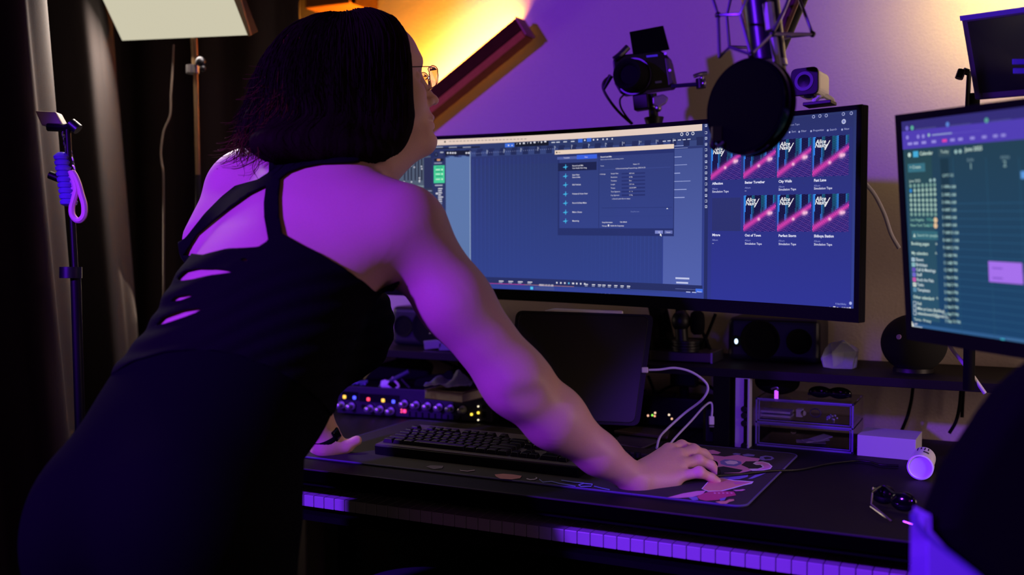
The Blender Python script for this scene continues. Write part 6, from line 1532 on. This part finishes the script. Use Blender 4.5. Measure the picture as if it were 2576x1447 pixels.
# webcam on the wide monitor
wq = 1.80
wc = thing('webcam', 'white-bodied webcam with a round lens on top of the wide monitor', 'webcam', W(2040, 262, wq))
wf = nrm(-CF*.80-CR*.60+CU*.03); WF = frame(np.cross(CU, -wf)*-1, CU)
ctr_ = W(2024, 205, wq); t1_ = nrm(np.cross(CU, wf)); t1_ = t1_ if t1_@CR > 0 else -t1_; WR3 = np.column_stack([t1_, -wf, CU-0*t1_])
MB().box(ctr_-wf*.032+t1_*.001, (.046, .060, .044), WR3).build('shell', mat('webcam_white', (240, 234, 226), .4), wc, bevel=.010, seg=4)
MB().prism(rquad([ctr_+t1_*a*.0245+CU*b*.0238-wf*.004 for a, b in ((-1, 1), (1, 1), (1, -1), (-1, -1))], .011), wf*.006).build('face_plate', mat('webcam_face', (22, 19, 30), .5, spec=.2), wc, bevel=.001)
MB().lathe(ctr_+wf*.0021, wf, [(0, .0170), (.0012, .0168), (.0014, .011), (.0006, .0105)], 36).build('lens_ring', mat('violet_ring', (72, 62, 100), .5), wc, smooth=True)
MB().lathe(ctr_+wf*.0022, wf, [(0, .0118), (.0016, .0115), (.0018, .001)], 30).build('lens', mat('black_lens', (8, 8, 10), .08), wc, smooth=True)
MB().tube([W(2062, 233, wq+.02), W(2090, 250, wq+.03), W(2096, 264, wq+.03)], .005).tube([W(2062, 240, wq), W(2050, 252, wq), W(2052, 262, wq)], .005).build('hinge', WHT, wc, smooth=True)
MB().box(W(2062, 262, wq+.005), (.05, .03, .006), WR3).build('clip_foot', BLK, wc, bevel=.001)
MB().ell(W(2036, 242, wq), (.010, .010, .004), 12, 8).build('stand_disc', GREYM, wc, smooth=True)

# device top right with glowing wall behind
P1, P2, P3, P4 = W(2416, 40, 1.80), W(2640, 8, 1.62), W(2670, 235, 1.62), W(2452, 252, 1.80)
pn2 = nrm(np.cross(P2-P1, P4-P1)); pn2 = pn2 if pn2@CF < 0 else -pn2
lp = thing('key_light', 'dark flat panel light above the calendar monitor glowing onto the wall', 'studio light', W(2440, 262, 1.80))
MB().prism([P1, P2, P3, P4], -pn2*.028).build('housing', mat('panel_grey', (60, 60, 64), .5), lp, bevel=.003)
cen = (P1+P2+P3+P4)/4; MB().prism([p+(cen-p)*.16+pn2*.0004 for p in (P1, P2, P3, P4)], pn2*.0012).build('back_plate', mat('panel_black', (14, 16, 20), .25), lp, bevel=.0005)
MB().prism([p+(cen-p)*.06-pn2*.0285 for p in (P1, P2, P3, P4)], -pn2*.002).build('glowing_face', mat('cream_glow', (250, 225, 170), .5, emit=(250, 228, 180), es=2.0), lp)
e1 = nrm(P2-P1)
MB().prism([P1+pn2*.001, P2+pn2*.001, P2+(P3-P2)*.06+pn2*.001, P1+(P4-P1)*.06+pn2*.001], pn2*.001).build('top_trim', mat('violet_trim', (90, 80, 140), .5), lp)
for x, y in ((2566, 155), (2568, 178)): MB().box(W(x, y, 1.66)+pn2*.003, (.02, .002, .009), frame(CR, CU)).build('logo_mark', mat('violet_screen_mark', (84, 60, 190), .5), lp, bevel=.002)
MB().tube([W(2424, 178, 1.83), W(2436, 182, 1.83)], .006, smooth=0).tube([W(2412, 198, 1.83), W(2420, 176, 1.83)], .007, smooth=0).build('tilt_knob', BLK, lp, smooth=True)
MB().tube([W(2438, 180, 1.84), W(2436, 220, 1.84), W(2432, 300, 1.84)], .004).build('yoke', GREYM, lp, smooth=True)
pk_ = W(2450, 300, 1.84)
MB().cyl(W(2450, 235, 1.84), (pk_[0], pk_[1]+.02, SZ), .010).build('pole', BLKM, lp, smooth=True)

# office chair at the lower right
ch = thing('office_chair', 'black padded office chair back at lower right with glossy violet-lit side', 'chair', (.42, -.55, 0))
q = 1.12
N = 30
out = [(2600, 868), (2560, 905), (2520, 938), (2478, 975), (2440, 1025), (2405, 1080), (2375, 1125), (2350, 1165), (2330, 1215), (2312, 1260), (2300, 1300), (2340, 1350), (2400, 1400), (2470, 1460), (2560, 1560), (2900, 1560), (2900, 780), (2700, 800)]
cF = [W(x, y, q+.075) for x, y in out]
o = MB().prism(cF, -CF*.075).build('backrest', mat('chair_fabric', (9, 8, 8), .9, bump=.4, bscale=500, spec=.08), ch, bevel=.022, seg=5); o.modifiers['bevel'].angle_limit = math.radians(60)
sd = [(2298, 1270), (2300, 1310), (2345, 1362), (2410, 1412), (2480, 1470), (2560, 1560), (2290, 1600), (2288, 1447), (2289, 1330)]
m = MB(); m.prism([W(x, y, q+.06) for x, y in sd], -CF*.05); m.build('side_shell', mat('violet_lit_vinyl', (150, 120, 200), .25, coat=.3), ch, bevel=.006, seg=3)  # violet light is put into the vinyl colour
MB().tube([W(x, y, q+.012) for x, y in ((2300, 1290), (2303, 1315), (2345, 1360), (2410, 1410), (2480, 1468), (2560, 1556))], .0035).build('piping', mat('violet_lit_piping', (110, 90, 170), .35), ch, smooth=True)  # piping colour carries the violet light as well
bs_ = W(2700, 1560, q+.03)
MB().box((bs_[0]+.07, bs_[1]+.02, .47), (.44, .40, .08), frame((.9, .44, 0), (0, 0, 1))).build('seat', BLKM, ch, bevel=.03, seg=4)
MB().cyl((bs_[0]+.05, bs_[1]+.12, .43), (bs_[0]+.05, bs_[1]+.12, .1), .025).build('gas_column', BLK, ch, smooth=True)
for k in range(5):
    a = k*1.2566; MB().tube([(bs_[0]+.05, bs_[1]+.12, .11), (bs_[0]+.05+.28*math.cos(a), bs_[1]+.12+.28*math.sin(a), .05)], .018, smooth=0).build('base_leg', BLK, ch, smooth=True)
    MB().ell((bs_[0]+.05+.28*math.cos(a), bs_[1]+.12+.28*math.sin(a), .026), .026, 14, 10).build('caster', BLKM, ch, smooth=True)
MB().tube([W(2650, 1540, q+.06), (bs_[0]+.02, bs_[1]+.02, .50), (bs_[0]+.05, bs_[1]+.10, .46)], .02).build('back_bar', BLK, ch, smooth=True)
# stool top at the bottom of the frame
sc_ = onz(1110, 1432, .50)
st_ = thing('stool', 'dark stool whose edge just shows at the bottom of the frame', 'stool', (sc_[0], sc_[1], 0))
MB().lathe((sc_[0]+.02, sc_[1]-.12, .46), (0, 0, 1), [(0, .12), (.01, .135), (.035, .135), (.042, .125), (.044, .001)], 40).build('seat', mat('stool_vinyl', (60, 58, 70), .5), st_, smooth=True)
for k in range(4):
    a = .8+k*1.5708; MB().cyl((sc_[0]+.02+.09*math.cos(a), sc_[1]-.12+.09*math.sin(a), .46), (sc_[0]+.02+.15*math.cos(a), sc_[1]-.12+.15*math.sin(a), 0.005), .012).build('leg', BLK, st_, smooth=True)
